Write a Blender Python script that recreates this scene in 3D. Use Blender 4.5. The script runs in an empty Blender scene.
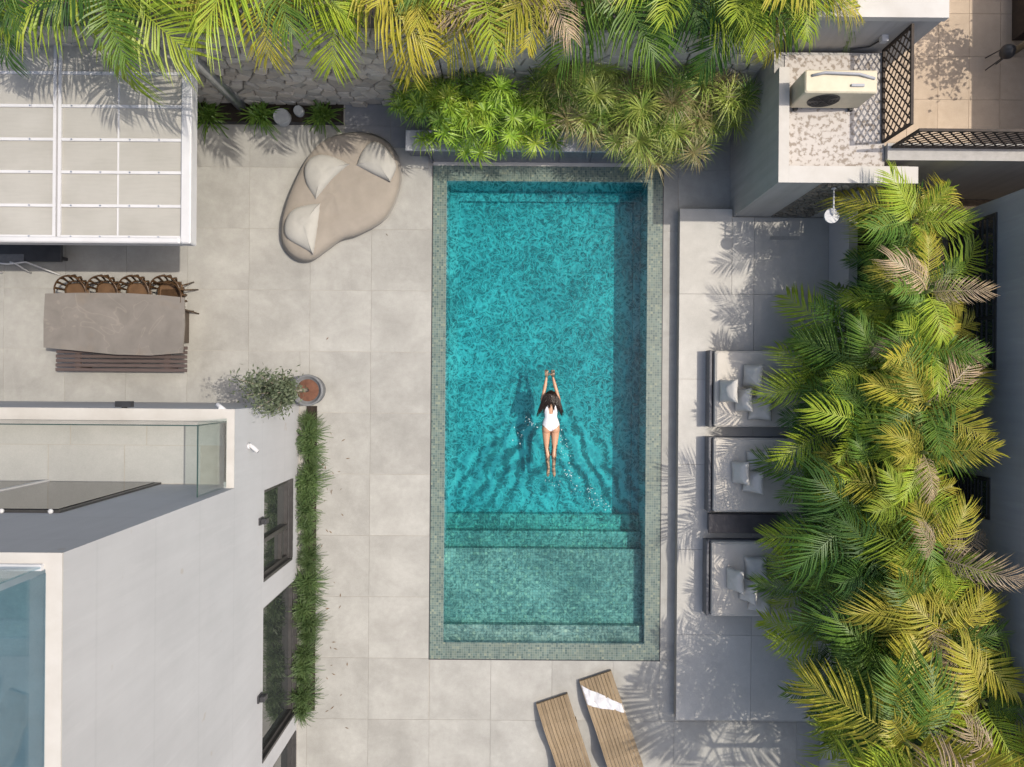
import bpy, bmesh, math, random
from mathutils import Vector, Matrix, Euler, noise

R = random.Random(7)
sc = bpy.context.scene
col = sc.collection
PI = math.pi
rad = math.radians

# ------------------------------------------------------------------ camera
CAM_H, FPX, TH = 14.2, 711.0, 0.0079
cam_d = bpy.data.cameras.new('camera')
cam_d.sensor_width = 36.0
cam_d.lens = 36.0 * FPX / 1024.0
cam_d.clip_end = 1000
cam = bpy.data.objects.new('camera', cam_d)
cam.location = (0, 0, CAM_H)
cam.rotation_euler = (0, 0, TH)
col.objects.link(cam)
sc.camera = cam
# ------------------------------------------------------------------ light
SUN = Vector((0.592, 0.045, 1.0)).normalized()       # towards the sun
w = bpy.data.worlds.new('World'); sc.world = w; w.use_nodes = True
nt = w.node_tree
sky = nt.nodes.new('ShaderNodeTexSky')
sky.sky_type = 'NISHITA'; sky.sun_disc = False
sky.dust_density = 4.0
sky.sun_elevation = math.asin(SUN.z)
sky.sun_rotation = math.atan2(SUN.x, SUN.y)
bg = nt.nodes['Background']; bg.inputs['Strength'].default_value = 0.15
nt.links.new(sky.outputs[0], bg.inputs['Color'])
sun_d = bpy.data.lights.new('sun', 'SUN'); sun_d.energy = 2.7; sun_d.angle = rad(0.53)
sun_d.color = (1.0, 0.915, 0.79)
sun = bpy.data.objects.new('sun', sun_d); col.objects.link(sun)
sun.rotation_euler = SUN.to_track_quat('Z', 'Y').to_euler()
sun.location = (12, 1, 20)
sc.view_settings.view_transform = 'Standard'
sc.view_settings.look = 'None'
sc.view_settings.exposure = 0.28
sc.view_settings.gamma = 1
sc.render.engine = 'CYCLES'
cy = sc.cycles
cy.use_denoising = True
cy.max_bounces = 8; cy.diffuse_bounces = 3; cy.glossy_bounces = 3; cy.transmission_bounces = 4
cy.transparent_max_bounces = 12; cy.caustics_reflective = False; cy.caustics_refractive = False

# ------------------------------------------------------------------ helpers
CT, ST = math.cos(TH), math.sin(TH)
def W(px, py, z=0.0):
    s = (CAM_H - z) / FPX
    u, v = (px - 512.0) * s, (383.5 - py) * s
    return Vector((u * CT - v * ST, u * ST + v * CT, z))

ORG = {}
def tag(o, label=None, cat=None, group=None, kind=None):
    if label: o['label'] = label
    if cat: o['category'] = cat
    if group: o['group'] = group
    if kind: o['kind'] = kind
    return o
def empty(name, loc=(0, 0, 0), label=None, cat=None, group=None, kind=None):
    o = bpy.data.objects.new(name, None); col.objects.link(o)
    o.location = loc; o.empty_display_size = 0.2
    ORG[o.name] = Vector(loc)
    return tag(o, label, cat, group, kind)
def copy_tree(o, parent=None):
    c = o.copy(); col.objects.link(c); c.parent = parent
    for ch in list(o.children): copy_tree(ch, c)
    return c
def put(me, name, mat, parent=None, matrix=None):
    o = bpy.data.objects.new(name, me); col.objects.link(o)
    if parent: o.parent = parent
    if matrix is not None: o.matrix_local = matrix
    if mat and not me.materials: me.materials.append(mat)
    if mat and me.materials[0] is not mat:
        o.material_slots[0].link = 'OBJECT'; o.material_slots[0].material = mat
    return o

class MB:
    def __init__(s): s.v = []; s.f = []
    def add(s, vs, fs):
        n = len(s.v); s.v += [tuple(v) for v in vs]; s.f += [tuple(i + n for i in f) for f in fs]; return s
    def box(s, x0, x1, y0, y1, z0, z1, M=None):
        vs = [(x0,y0,z0),(x1,y0,z0),(x1,y1,z0),(x0,y1,z0),(x0,y0,z1),(x1,y0,z1),(x1,y1,z1),(x0,y1,z1)]
        if M is not None: vs = [M @ Vector(v) for v in vs]
        return s.add(vs, [(3,2,1,0),(4,5,6,7),(0,1,5,4),(1,2,6,5),(2,3,7,6),(3,0,4,7)])
    def bbox(s, x0, x1, y0, y1, z0, z1, b=0.01, M=None):
        # box with chamfered top edge and corners
        def ring(i, z):
            return [(x0+i+b,y0+i,z),(x1-i-b,y0+i,z),(x1-i,y0+i+b,z),(x1-i,y1-i-b,z),(x1-i-b,y1-i,z),(x0+i+b,y1-i,z),(x0+i,y1-i-b,z),(x0+i,y0+i+b,z)]
        vs = ring(0,z0)+ring(0,z1-b)+ring(b,z1)
        if M is not None: vs = [M @ Vector(v) for v in vs]
        fs = []
        for r in range(2):
            for i in range(8): j=(i+1)%8; fs.append((r*8+i,r*8+j,r*8+8+j,r*8+8+i))
        fs += [tuple(range(16,24)), tuple(range(7,-1,-1))]
        return s.add(vs, fs)
    def tube(s, pts, rs, n=8, cap=True):
        pts = [Vector(p) for p in pts]
        if not isinstance(rs, (list, tuple)): rs = [rs]*len(pts)
        vs = []; prev = None
        for i, p in enumerate(pts):
            d = (pts[min(i+1,len(pts)-1)] - pts[max(i-1,0)]).normalized()
            if prev is None: a = d.orthogonal().normalized()
            else:
                a = prev - d*prev.dot(d)
                a = a.normalized() if a.length > 1e-6 else d.orthogonal().normalized()
            prev = a; b = d.cross(a)
            for k in range(n):
                t = 2*PI*k/n; vs.append(p + (a*math.cos(t)+b*math.sin(t))*rs[i])
        fs = []
        for i in range(len(pts)-1):
            for k in range(n):
                l=(k+1)%n; fs.append((i*n+k,i*n+l,(i+1)*n+l,(i+1)*n+k))
        if cap: fs += [tuple(range(n-1,-1,-1)), tuple(range((len(pts)-1)*n, len(pts)*n))]
        return s.add(vs, fs)
    def lathe(s, prof, n=24, c=(0,0,0)):
        vs = []; fs = []
        for (r,z) in prof:
            for k in range(n):
                t=2*PI*k/n; vs.append((c[0]+r*math.cos(t), c[1]+r*math.sin(t), c[2]+z))
        for i in range(len(prof)-1):
            for k in range(n):
                l=(k+1)%n; fs.append((i*n+k,i*n+l,(i+1)*n+l,(i+1)*n+k))
        fs += [tuple(range(n-1,-1,-1)), tuple(range((len(prof)-1)*n, len(prof)*n))]
        return s.add(vs, fs)
    def prism(s, poly, z0, z1):
        n=len(poly)
        vs=[(p[0],p[1],z0) for p in poly]+[(p[0],p[1],z1) for p in poly]
        fs=[tuple(range(n-1,-1,-1)),tuple(range(n,2*n))]+[(i,(i+1)%n,n+(i+1)%n,n+i) for i in range(n)]
        return s.add(vs,fs)
    def mesh(s, name, smooth=False):
        me = bpy.data.meshes.new(name); me.from_pydata(s.v, [], s.f); me.update()
        if smooth:
            for p in me.polygons: p.use_smooth = True
        return me
    def build(s, name, mat, parent=None, smooth=False):
        if parent is not None:
            g = ORG.get(parent.name, Vector((0,0,0)))
            if g.length > 0: s.v = [(v[0]-g.x, v[1]-g.y, v[2]-g.z) for v in s.v]
        o = put(s.mesh(name, smooth), name, mat, parent)
        ORG[o.name] = ORG.get(parent.name, Vector((0,0,0))) if parent is not None else Vector((0,0,0))
        return o
def subdiv(o, lv=1):
    m = o.modifiers.new('s','SUBSURF'); m.levels = lv; m.render_levels = lv
    for p in o.data.polygons: p.use_smooth = True

# ------------------------------------------------------------------ materials
class NT:
    def __init__(s, name):
        s.m = bpy.data.materials.new(name); s.m.use_nodes = True
        s.t = s.m.node_tree; s.n = s.t.nodes; s.l = s.t.links
        s.bsdf = s.n['Principled BSDF']; s.out = s.n['Material Output']
    def node(s, typ, **kw):
        n = s.n.new(typ)
        for k, v in kw.items():
            if k.startswith('i_'): n.inputs[k[2:].replace('_',' ')].default_value = v
            else: setattr(n, k, v)
        return n
    def link(s, a, b): s.l.new(a, b)
    def pos(s): return s.node('ShaderNodeNewGeometry').outputs['Position']
    def objco(s): return s.node('ShaderNodeTexCoord').outputs['Object']
    def noise(s, vec, scale, detail=4, rough=.55, dist=0):
        n = s.node('ShaderNodeTexNoise'); n.inputs['Scale'].default_value = scale
        n.inputs['Detail'].default_value = detail; n.inputs['Roughness'].default_value = rough; n.inputs['Distortion'].default_value = dist
        s.link(vec, n.inputs['Vector']); return n.outputs['Fac']
    def ramp(s, fac, stops):
        r = s.node('ShaderNodeValToRGB'); e = r.color_ramp.elements
        while len(e) < len(stops): e.new(0.5)
        for k, (p, c) in enumerate(stops):
            e[k].position = p; e[k].color = (c, c, c, 1) if isinstance(c, (int, float)) else (*c, 1)
        s.link(fac, r.inputs['Fac']); return r.outputs['Color']
    def mix(s, a, b, fac, mode='MIX'):
        m = s.node('ShaderNodeMix'); m.data_type = 'RGBA'; m.blend_type = mode
        for i, val in ((0, fac), (6, a), (7, b)):
            if hasattr(val, 'is_output'): s.link(val, m.inputs[i])
            else: m.inputs[i].default_value = val if i == 0 else (*val, 1)
        return m.outputs[2]
    def math(s, op, a, b=0.0, c=0.0):
        m = s.node('ShaderNodeMath'); m.operation = op
        for i, x in enumerate((a, b, c)):
            if hasattr(x, 'is_output'): s.link(x, m.inputs[i])
            else: m.inputs[i].default_value = x
        return m.outputs[0]
    def bump(s, h, strength=.3, dist=.01, to=None):
        b = s.node('ShaderNodeBump'); b.inputs['Strength'].default_value = strength; b.inputs['Distance'].default_value = dist
        s.link(h, b.inputs['Height'])
        s.link(b.outputs[0], (to or s.bsdf).inputs['Normal']); return b.outputs[0]
    def schlick(s, f0, normal=None):
        lw = s.node('ShaderNodeLayerWeight'); lw.inputs['Blend'].default_value = .5
        if normal is not None: s.link(normal, lw.inputs['Normal'])
        return s.math('MULTIPLY_ADD', s.math('POWER', lw.outputs['Facing'], 5.0), 1-f0, f0)
    def map(s, vec, sc_):
        m = s.node('ShaderNodeMapping'); m.inputs['Scale'].default_value = sc_; s.link(vec, m.inputs['Vector']); return m.outputs[0]

def pm(name, c1, c2, scale=3, rough=.6, bump=.15, bscale=60, world=True, rnd=0, metal=0, spec=.4, contrast=(.3,.7), stretch=None, bdist=.005):
    t = NT(name); v = t.pos() if world else t.objco()
    if stretch: v = t.map(v, stretch)
    f = t.noise(v, scale, 5, .6)
    f = t.ramp(f, [(contrast[0],0),(contrast[1],1)])
    c = t.mix(c1, c2, f)
    if rnd:
        oi = t.node('ShaderNodeObjectInfo'); h = t.node('ShaderNodeHueSaturation')
        t.link(c, h.inputs['Color'])
        t.link(t.math('MULTIPLY_ADD', oi.outputs['Random'], rnd, 1-rnd/2), h.inputs['Value']); c = h.outputs[0]
    t.link(c, t.bsdf.inputs['Base Color'])
    t.bsdf.inputs['Roughness'].default_value = rough; t.bsdf.inputs['Metallic'].default_value = metal
    t.bsdf.inputs['Specular IOR Level'].default_value = spec
    if bump: t.bump(t.noise(v, bscale, 3, .6), bump, bdist)
    return t.m

def m_paver(name, a, b, d):
    t = NT(name); v = t.pos()
    oi = t.node('ShaderNodeObjectInfo')
    # each slab samples its own patch of the cast pattern
    add = t.node('ShaderNodeVectorMath'); add.operation = 'ADD'
    sc_ = t.node('ShaderNodeVectorMath'); sc_.operation = 'SCALE'; t.link(v, add.inputs[0])
    cm = t.node('ShaderNodeCombineXYZ'); r = t.math('MULTIPLY', oi.outputs['Random'], 40); t.link(r, cm.inputs[0]); t.link(r, cm.inputs[1])
    t.link(cm.outputs[0], add.inputs[1]); vv = add.outputs[0]
    f1 = t.ramp(t.noise(vv, 1.3, 6, .62, .4), [(.28,0),(.72,1)])
    f2 = t.ramp(t.noise(vv, 7, 6, .7), [(.35,0),(.7,1)])
    f3 = t.ramp(t.noise(vv, 70, 2, .6), [(.3,.93),(.7,1.05)])
    c = t.mix(a, b, f1); c = t.mix(c, d, t.math('MULTIPLY', f2, .35))
    c = t.mix(c, f3, 1.0, 'MULTIPLY')
    st = t.ramp(t.noise(v, .55, 5, .6), [(.32,.84),(.58,1.0)])
    c = t.mix(c, st, 1.0, 'MULTIPLY')
    h = t.node('ShaderNodeHueSaturation'); t.link(c, h.inputs['Color'])
    t.link(t.math('MULTIPLY_ADD', oi.outputs['Random'], .09, .955), h.inputs['Value'])
    t.link(h.outputs[0], t.bsdf.inputs['Base Color'])
    t.link(t.math('MULTIPLY_ADD', f2, .2, .5), t.bsdf.inputs['Roughness'])
    t.bsdf.inputs['Specular IOR Level'].default_value = .3
    t.bump(t.noise(v, 45, 5, .7), .12, .004)
    return t.m
M_PAVE = m_paver('paving_stone', (.315,.308,.285), (.445,.44,.41), (.27,.263,.24))
M_DECK = m_paver('deck_stone', (.47,.455,.42), (.54,.525,.49), (.42,.41,.38))
M_SHADEPAVE = m_paver('shaded_paving', (.23,.235,.25), (.29,.295,.31), (.2,.205,.22))  # grey paving with palm shade mixed into the colour
M_TERR = m_paver('terrace_stone', (.40,.405,.385), (.47,.47,.45), (.36,.365,.35))
M_NPAT = m_paver('patio_stone', (.44,.345,.25), (.54,.43,.32), (.38,.295,.215))
M_GROUT = pm('grout', (.34,.315,.275), (.41,.385,.34), 5, .9)
M_EARTH = pm('earth', (.07,.055,.04), (.13,.10,.07), 2, .95, .5, 30)
M_SOIL = pm('soil', (.018,.013,.010), (.045,.034,.025), 9, .95, .6, 60, bdist=.03)

def m_plaster(name, c, streak=.96, dirt=.9):
    t = NT(name); v = t.pos()
    a = t.ramp(t.noise(v, .8, 6, .6), [(.3,dirt),(.65,1.0)])
    b = t.ramp(t.noise(t.map(v,(7,7,.35)), 1.0, 4, .6), [(.3,streak),(.6,1.0)])
    cc = t.mix(c, a, 1.0, 'MULTIPLY'); cc = t.mix(cc, b, 1.0, 'MULTIPLY')
    # horizontal pour / roller bands
    sx = t.node('ShaderNodeSeparateXYZ'); t.link(v, sx.inputs[0])
    wv = t.ramp(t.math('FRACT', t.math('MULTIPLY_ADD', sx.outputs[2], .83, .3)), [(0,1.0),(.025,.93),(.05,1.0)])
    cc = t.mix(cc, wv, .7, 'MULTIPLY')
    cc = t.mix(cc, (.36,.29,.22), t.ramp(t.noise(v, 3.1, 2, .5), [(.735,0),(.77,.35)]))
    lt = t.ramp(t.noise(t.map(v,(5,5,.6)), 1.3, 5, .7), [(.55,0),(.75,.22)]); cc = t.mix(cc, (.60,.60,.60), lt)
    t.link(cc, t.bsdf.inputs['Base Color']); t.bsdf.inputs['Roughness'].default_value = .75
    t.bsdf.inputs['Specular IOR Level'].default_value = .25
    t.bump(t.noise(v, 90, 3, .7), .15, .003)
    return t.m
M_WALL = m_plaster('white_plaster', (.485,.487,.495))
M_WALL2 = m_plaster('grey_plaster', (.46,.445,.42), .85, .85)
M_NWALL = m_plaster('neighbour_plaster', (.33,.33,.345), .9, .9)
M_COPING = pm('white_coping', (.55,.53,.495), (.47,.445,.405), 2.2, .7, .1, 80)
M_ROOFTOP = pm('roof_membrane', (.24,.25,.255), (.33,.34,.34), 2, .9, .4, 150)
M_FLAKE = pm('flaking_roof_paint', (.52,.485,.45), (.28,.24,.20), 14, .85, .4, 60, contrast=(.50,.60))
M_ALU = pm('white_aluminium', (.60,.60,.605), (.54,.54,.545), 3, .5, .02, 50)
M_GALV = pm('galvanised_steel', (.62,.64,.66), (.42,.44,.47), 7, .3, .1, 20, metal=.85)
M_DARKMETAL = pm('dark_metal', (.028,.028,.03), (.045,.045,.048), 6, .4, .05)
M_FRAME = pm('anthracite_frame', (.035,.033,.033), (.06,.058,.056), 6, .35, .03)
def m_panel():
    t = NT('polycarbonate'); v = t.pos()
    c = t.mix((.43,.415,.37), (.51,.495,.45), t.ramp(t.noise(v, 1.2, 5), [(.3,0),(.7,1)]))
    s = t.ramp(t.noise(t.map(v,(3,30,1)), 1, 3), [(.3,.95),(.6,1)])
    c = t.mix(c, s, 1.0, 'MULTIPLY'); t.link(c, t.bsdf.inputs['Base Color']); t.bsdf.inputs['Roughness'].default_value = .6
    tr = t.node('ShaderNodeBsdfTranslucent'); t.link(c, tr.inputs['Color'])
    mx = t.node('ShaderNodeMixShader'); mx.inputs[0].default_value = .2
    t.link(t.bsdf.outputs[0], mx.inputs[1]); t.link(tr.outputs[0], mx.inputs[2]); t.link(mx.outputs[0], t.out.inputs['Surface'])
    return t.m
M_PANEL = m_panel()
def m_glass(name, tint, refl=.12):
    t = NT(name)
    tr = t.node('ShaderNodeBsdfTransparent'); tr.inputs['Color'].default_value = (*tint, 1)
    gl = t.node('ShaderNodeBsdfGlossy'); gl.inputs['Roughness'].default_value = .02
    mx = t.node('ShaderNodeMixShader'); t.link(t.schlick(refl*.5), mx.inputs[0])
    t.link(tr.outputs[0], mx.inputs[1]); t.link(gl.outputs[0], mx.inputs[2]); t.link(mx.outputs[0], t.out.inputs['Surface'])
    return t.m
M_GLASS = m_glass('clear_glass', (.90,.94,.93))
M_BLUEGLASS = m_glass('blue_glass', (.72,.83,.87), .12)
M_GLASSEDGE = pm('glass_edge', (.03,.06,.055), (.05,.085,.08), 5, .2, 0)
def m_pane():
    t = NT('window_pane'); t.bsdf.inputs['Base Color'].default_value = (.035,.04,.04,1)
    t.bsdf.inputs['Roughness'].default_value = .02; t.bsdf.inputs['Specular IOR Level'].default_value = 1.0
    t.bsdf.inputs['IOR'].default_value = 2.1
    return t.m
M_PANE = m_pane()
M_DOORPANE = pm('door_pane', (.012,.012,.013), (.018,.018,.02), 2, .04, 0, spec=.5)

def m_mosaic(name, stops, S=.05, grout=(.22,.25,.225)):
    t = NT(name); v = t.pos()
    d = t.node('ShaderNodeVectorMath'); d.operation='MULTIPLY_ADD'; t.link(v, d.inputs[0]); d.inputs[1].default_value=(1/S,)*3; d.inputs[2].default_value=(.13,.27,.41)
    fl = t.node('ShaderNodeVectorMath'); fl.operation='FLOOR'; t.link(d.outputs[0], fl.inputs[0])
    wn = t.node('ShaderNodeTexWhiteNoise'); wn.noise_dimensions='3D'; t.link(fl.outputs[0], wn.inputs['Vector'])
    c = t.ramp(wn.outputs['Value'], stops)
    fr = t.node('ShaderNodeVectorMath'); fr.operation='FRACTION'; t.link(d.outputs[0], fr.inputs[0])
    sx = t.node('ShaderNodeSeparateXYZ'); t.link(fr.outputs[0], sx.inputs[0])
    g = None
    for k in (0,1):
        e = t.math('MINIMUM', sx.outputs[k], t.math('SUBTRACT', 1.0, sx.outputs[k]))
        g = e if g is None else t.math('MINIMUM', g, e)
    gr = t.math('LESS_THAN', g, .055)
    c = t.mix(c, grout, gr)
    big = t.ramp(t.noise(v, 1.4, 4), [(.3,.86),(.7,1.1)]); c = t.mix(c, big, 1.0, 'MULTIPLY')
    t.link(c, t.bsdf.inputs['Base Color']); t.bsdf.inputs['Roughness'].default_value=.25
    return t.m
M_MOS = m_mosaic('pool_mosaic', [(0,(.075,.115,.105)),(.3,(.115,.16,.14)),(.6,(.155,.195,.155)),(.85,(.125,.18,.16)),(1,(.23,.26,.19))],.046)

def m_water():
    t = NT('pool_water'); v = t.pos()
    # distorted ripple field; its bright lines are sun caustics painted into the tint
    n1 = t.node('ShaderNodeTexNoise'); n1.inputs['Scale'].default_value=2.2; n1.inputs['Detail'].default_value=3; t.link(v, n1.inputs['Vector'])
    off = t.node('ShaderNodeVectorMath'); off.operation='MULTIPLY_ADD'; t.link(n1.outputs['Color'], off.inputs[0]); off.inputs[1].default_value=(.35,.35,0); t.link(v, off.inputs[2])
    dv = off.outputs[0]
    def caustic_lines(scale, k, dist):
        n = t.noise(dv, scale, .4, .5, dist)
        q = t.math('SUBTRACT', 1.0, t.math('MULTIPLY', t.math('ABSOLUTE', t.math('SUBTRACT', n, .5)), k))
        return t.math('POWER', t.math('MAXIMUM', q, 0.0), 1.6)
    lens = t.math('MAXIMUM', caustic_lines(5.6, 8.0, .8), t.math('MULTIPLY', caustic_lines(11, 7.0, .8), .85))
    lens = t.math('MAXIMUM', lens, t.math('MULTIPLY', caustic_lines(22, 6.0, .5), .6))
    # bow wake behind the swimmer, its light and dark bands painted into the tint
    wc = W(551, 396)
    sp = t.node('ShaderNodeSeparateXYZ'); t.link(dv, sp.inputs[0])
    ux = t.math('ABSOLUTE', t.math('SUBTRACT', sp.outputs[0], wc.x + .17))
    vy = t.math('SUBTRACT', wc.y + .17, sp.outputs[1])
    ph = t.math('MULTIPLY', t.math('SUBTRACT', ux, t.math('MULTIPLY', vy, .42)), 19.0)
    ph = t.math('ADD', ph, t.math('MULTIPLY', t.noise(v, 1.7, 2), 11.0))
    wv = t.math('SINE', ph)
    off_ = t.math('DIVIDE', t.math('SUBTRACT', ux, t.math('MULTIPLY', vy, .62)), t.math('MULTIPLY_ADD', vy, .42, .25))
    env = t.math('POWER', 2.718, t.math('MULTIPLY', t.math('MULTIPLY', off_, off_), -1.0))
    gate = t.node('ShaderNodeMapRange'); t.link(vy, gate.inputs[0])
    for k_, val in enumerate((.05, .5, 0, 1)): gate.inputs[k_+1].default_value = val
    fade = t.node('ShaderNodeMapRange'); t.link(vy, fade.inputs[0])
    for k_, val in enumerate((1.6, 2.9, 1, 0)): fade.inputs[k_+1].default_value = val
    env = t.math('MULTIPLY', t.math('MULTIPLY', env, gate.outputs[0]), fade.outputs[0])
    lens = t.math('ADD', lens, t.math('MULTIPLY', t.math('MULTIPLY', wv, env), .62))
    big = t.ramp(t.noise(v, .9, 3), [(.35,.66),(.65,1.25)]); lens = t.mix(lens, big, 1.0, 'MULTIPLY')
    # painted caustics get weaker over the shallow shelf
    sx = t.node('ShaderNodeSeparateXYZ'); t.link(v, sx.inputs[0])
    caustic_mix = t.node('ShaderNodeMapRange'); t.link(sx.outputs[1], caustic_mix.inputs[0])
    for k, val in enumerate((-3.4,-2.3,.6,1.0)): caustic_mix.inputs[k+1].default_value = val
    lens = t.mix((.5,.5,.5), lens, caustic_mix.outputs[0])
    tint = t.ramp(lens, [(.0,(.27,.34,.36)),(.3,(.45,.52,.54)),(.62,(.86,.90,.90)),(.85,(1,1,1))])  # surface tint carries the painted caustic light
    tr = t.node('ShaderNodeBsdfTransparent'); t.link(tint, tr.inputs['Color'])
    gl = t.node('ShaderNodeBsdfGlossy'); gl.inputs['Roughness'].default_value=.16
    h = t.math('ADD', t.math('MULTIPLY', t.noise(dv, 9, 3, .6), 1.0), t.math('MULTIPLY', t.noise(dv, 2.5, 2), 1.2))
    bp = t.node('ShaderNodeBump'); bp.inputs['Strength'].default_value=.3; bp.inputs['Distance'].default_value=.02
    t.link(h, bp.inputs['Height']); t.link(bp.outputs[0], gl.inputs['Normal'])
    mx = t.node('ShaderNodeMixShader'); t.link(t.schlick(.022, bp.outputs[0]), mx.inputs[0]); t.link(tr.outputs[0], mx.inputs[1]); t.link(gl.outputs[0], mx.inputs[2])
    t.link(mx.outputs[0], t.out.inputs['Surface'])
    va = t.node('ShaderNodeVolumeAbsorption'); va.inputs['Color'].default_value=(.0,.92,.945,1); va.inputs['Density'].default_value=1.3
    t.link(va.outputs[0], t.out.inputs['Volume'])
    return t.m
M_DEEP = m_mosaic('deep_pool_mosaic', [(0,(.36,.45,.47)),(.3,(.39,.48,.50)),(.6,(.42,.51,.52)),(.85,(.38,.47,.50)),(1,(.46,.54,.54))],.058,(.36,.46,.47))
M_SHELF = m_mosaic('shelf_mosaic', [(0,(.20,.28,.26)),(.3,(.28,.36,.33)),(.6,(.37,.43,.37)),(.85,(.30,.40,.37)),(1,(.50,.54,.42))],.058)
M_WATER = m_water()

def m_leaf(name, c1, c2, c3, trans=.22, rough=.45, scale=2.0):
    t = NT(name)
    oi = t.node('ShaderNodeObjectInfo')
    f = t.ramp(t.noise(t.pos(), 4.5, 4, .65), [(.3,0),(.7,1)])
    c = t.mix(c1, c2, f); 
    ge = t.node('ShaderNodeNewGeometry')
    c = t.mix(c, c3, t.math('MULTIPLY', ge.outputs['Random Per Island'], .7))
    h = t.node('ShaderNodeHueSaturation'); t.link(c, h.inputs['Color'])
    t.link(t.math('MULTIPLY_ADD', oi.outputs['Random'], .45, .78), h.inputs['Value'])
    c = h.outputs[0]
    t.link(c, t.bsdf.inputs['Base Color']); t.bsdf.inputs['Roughness'].default_value = rough
    t.bsdf.inputs['Specular IOR Level'].default_value = .45
    tr = t.node('ShaderNodeBsdfTranslucent'); t.link(c, tr.inputs['Color'])
    mx = t.node('ShaderNodeMixShader'); mx.inputs[0].default_value = trans
    t.link(t.bsdf.outputs[0], mx.inputs[1]); t.link(tr.outputs[0], mx.inputs[2]); t.link(mx.outputs[0], t.out.inputs['Surface'])
    return t.m
L_DEEP = m_leaf('frond_deep_green', (.032,.095,.018), (.058,.14,.024), (.09,.175,.03))
L_GREEN = m_leaf('frond_green', (.075,.17,.024), (.125,.24,.034), (.19,.28,.045))
L_LIME = m_leaf('frond_lime', (.24,.36,.03), (.33,.45,.045), (.42,.46,.055))
L_YEL = m_leaf('frond_yellow', (.45,.415,.05), (.38,.41,.05), (.54,.44,.075))
L_DRY = m_leaf('frond_dry', (.52,.39,.26), (.44,.34,.18), (.56,.44,.32), .2)
L_PAP = m_leaf('papyrus_green', (.20,.32,.05), (.30,.40,.07), (.42,.43,.12))
L_PAPD = m_leaf('papyrus_straw', (.28,.25,.11), (.20,.23,.07), (.36,.27,.14))
L_LADY = m_leaf('lady_palm_green', (.18,.34,.03), (.27,.46,.04), (.38,.52,.06))
L_GRASS = m_leaf('grass_blade', (.05,.10,.034), (.085,.145,.044), (.13,.18,.065))
L_OLIVE = m_leaf('olive_leaf', (.07,.10,.05), (.12,.15,.085), (.17,.19,.12))
M_TRUNK = pm('palm_trunk', (.20,.17,.12), (.33,.30,.24), 9, .85, .5, 30, bdist=.02)
M_STEM = pm('green_stem', (.12,.16,.04), (.2,.22,.06), 5, .6)

# ------------------------------------------------------------------ ground and pool
PX0, PX1 = (W(434,167).x + W(429,659).x)/2, (W(663,167).x + W(659,660).x)/2
PY1, PY0 = (W(434,166).y + W(663,167).y)/2, (W(429,659).y + W(659,660).y)/2
BW = .27                                         # mosaic rim
IX0, IX1, IY0, IY1 = PX0+BW, PX1-BW-.03, PY0+.33, PY1-.30
def ring(x0,x1,y0,y1,X0,X1,Y0,Y1,z):
    mb = MB()
    mb.add([(X0,Y0,z),(X1,Y0,z),(X1,Y1,z),(X0,Y1,z),(x0,y0,z),(x1,y0,z),(x1,y1,z),(x0,y1,z)],
           [(0,1,5,4),(1,2,6,5),(2,3,7,6),(3,0,4,7)])
    return mb
tag(ring(PX0,PX1,PY0,PY1,-300,300,-300,300,-.06).build('ground', M_EARTH), kind='structure')
HX, HY = -4.247, -.43                            # house east wall plane, north wall plane
bed = tag(ring(PX0,PX1,PY0,PY1,-13,6.3,-9.5,5.56,-.007).build('terrace_paving', M_GROUT), kind='structure')

TX, TY, TS = W(371,330).x, W(371,413).y, 1.2225
GAP = .003
def sub(r, c):
    x0,x1,y0,y1 = r; a0,a1,b0,b1 = c
    if x1<=a0 or x0>=a1 or y1<=b0 or y0>=b1: return [r]
    out=[]
    if x0<a0: out.append((x0,a0,y0,y1)); x0=a0
    if x1>a1: out.append((a1,x1,y0,y1)); x1=a1
    if y0<b0: out.append((x0,x1,y0,b0)); y0=b0
    if y1>b1: out.append((x0,x1,b1,y1)); y1=b1
    return out
full = {}
def slab(r, z0, z1, mat, parent, name='paving_slab'):
    x0,x1,y0,y1 = r
    if x1-x0<.03 or y1-y0<.03: return
    g=GAP; key=(round(x1-x0,3),round(y1-y0,3),round(z1-z0,3))
    if key not in full:
        hx,hy=(x1-x0)/2-g,(y1-y0)/2-g
        full[key]=MB().box(-hx,hx,-hy,hy,z0-z1,0).mesh(name)
    o = put(full[key], name, mat, parent); 
    o.location=((x0+x1)/2,(y0+y1)/2,z1+R.uniform(-.0012,.0012))
cuts=[(PX0-.008,PX1+.008,PY0-.008,PY1+.008)]
DK_X0 = 3.27                                     # raised deck left edge
BEDX1, BEDY0 = W(345,115).x, W(290,125).y        # soil bed left of the stone wall
DTX1 = W(434,140).x
for i in range(-8, 9):
    for j in range(-7, 6):
        x0=TX+i*TS; y0=TY+j*TS
        rs=[(x0,x0+TS,y0,y0+TS)]
        lim=(-11.5, 6.2, -9.2, 5.555)
        rs=[(max(a,lim[0]),min(b,lim[1]),max(c,lim[2]),min(d,lim[3])) for a,b,c,d in rs]
        rs=[r for r in rs if r[1]-r[0]>.03 and r[3]-r[2]>.03]
        for c in cuts+[(-20,BEDX1,BEDY0,7),(BEDX1,DTX1+.05,W(400,148).y,7),(PX0-.1,3.8,PY1+.0,7),(DK_X0+.03,9,-6.55,3.42),(4.33,9,3,9),(-20,HX+.01,-20,HY-.01)]:
            rs=[q for r in rs for q in sub(r,c)]
        for r in rs: slab(r,-.02,0,M_PAVE,bed)
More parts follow.
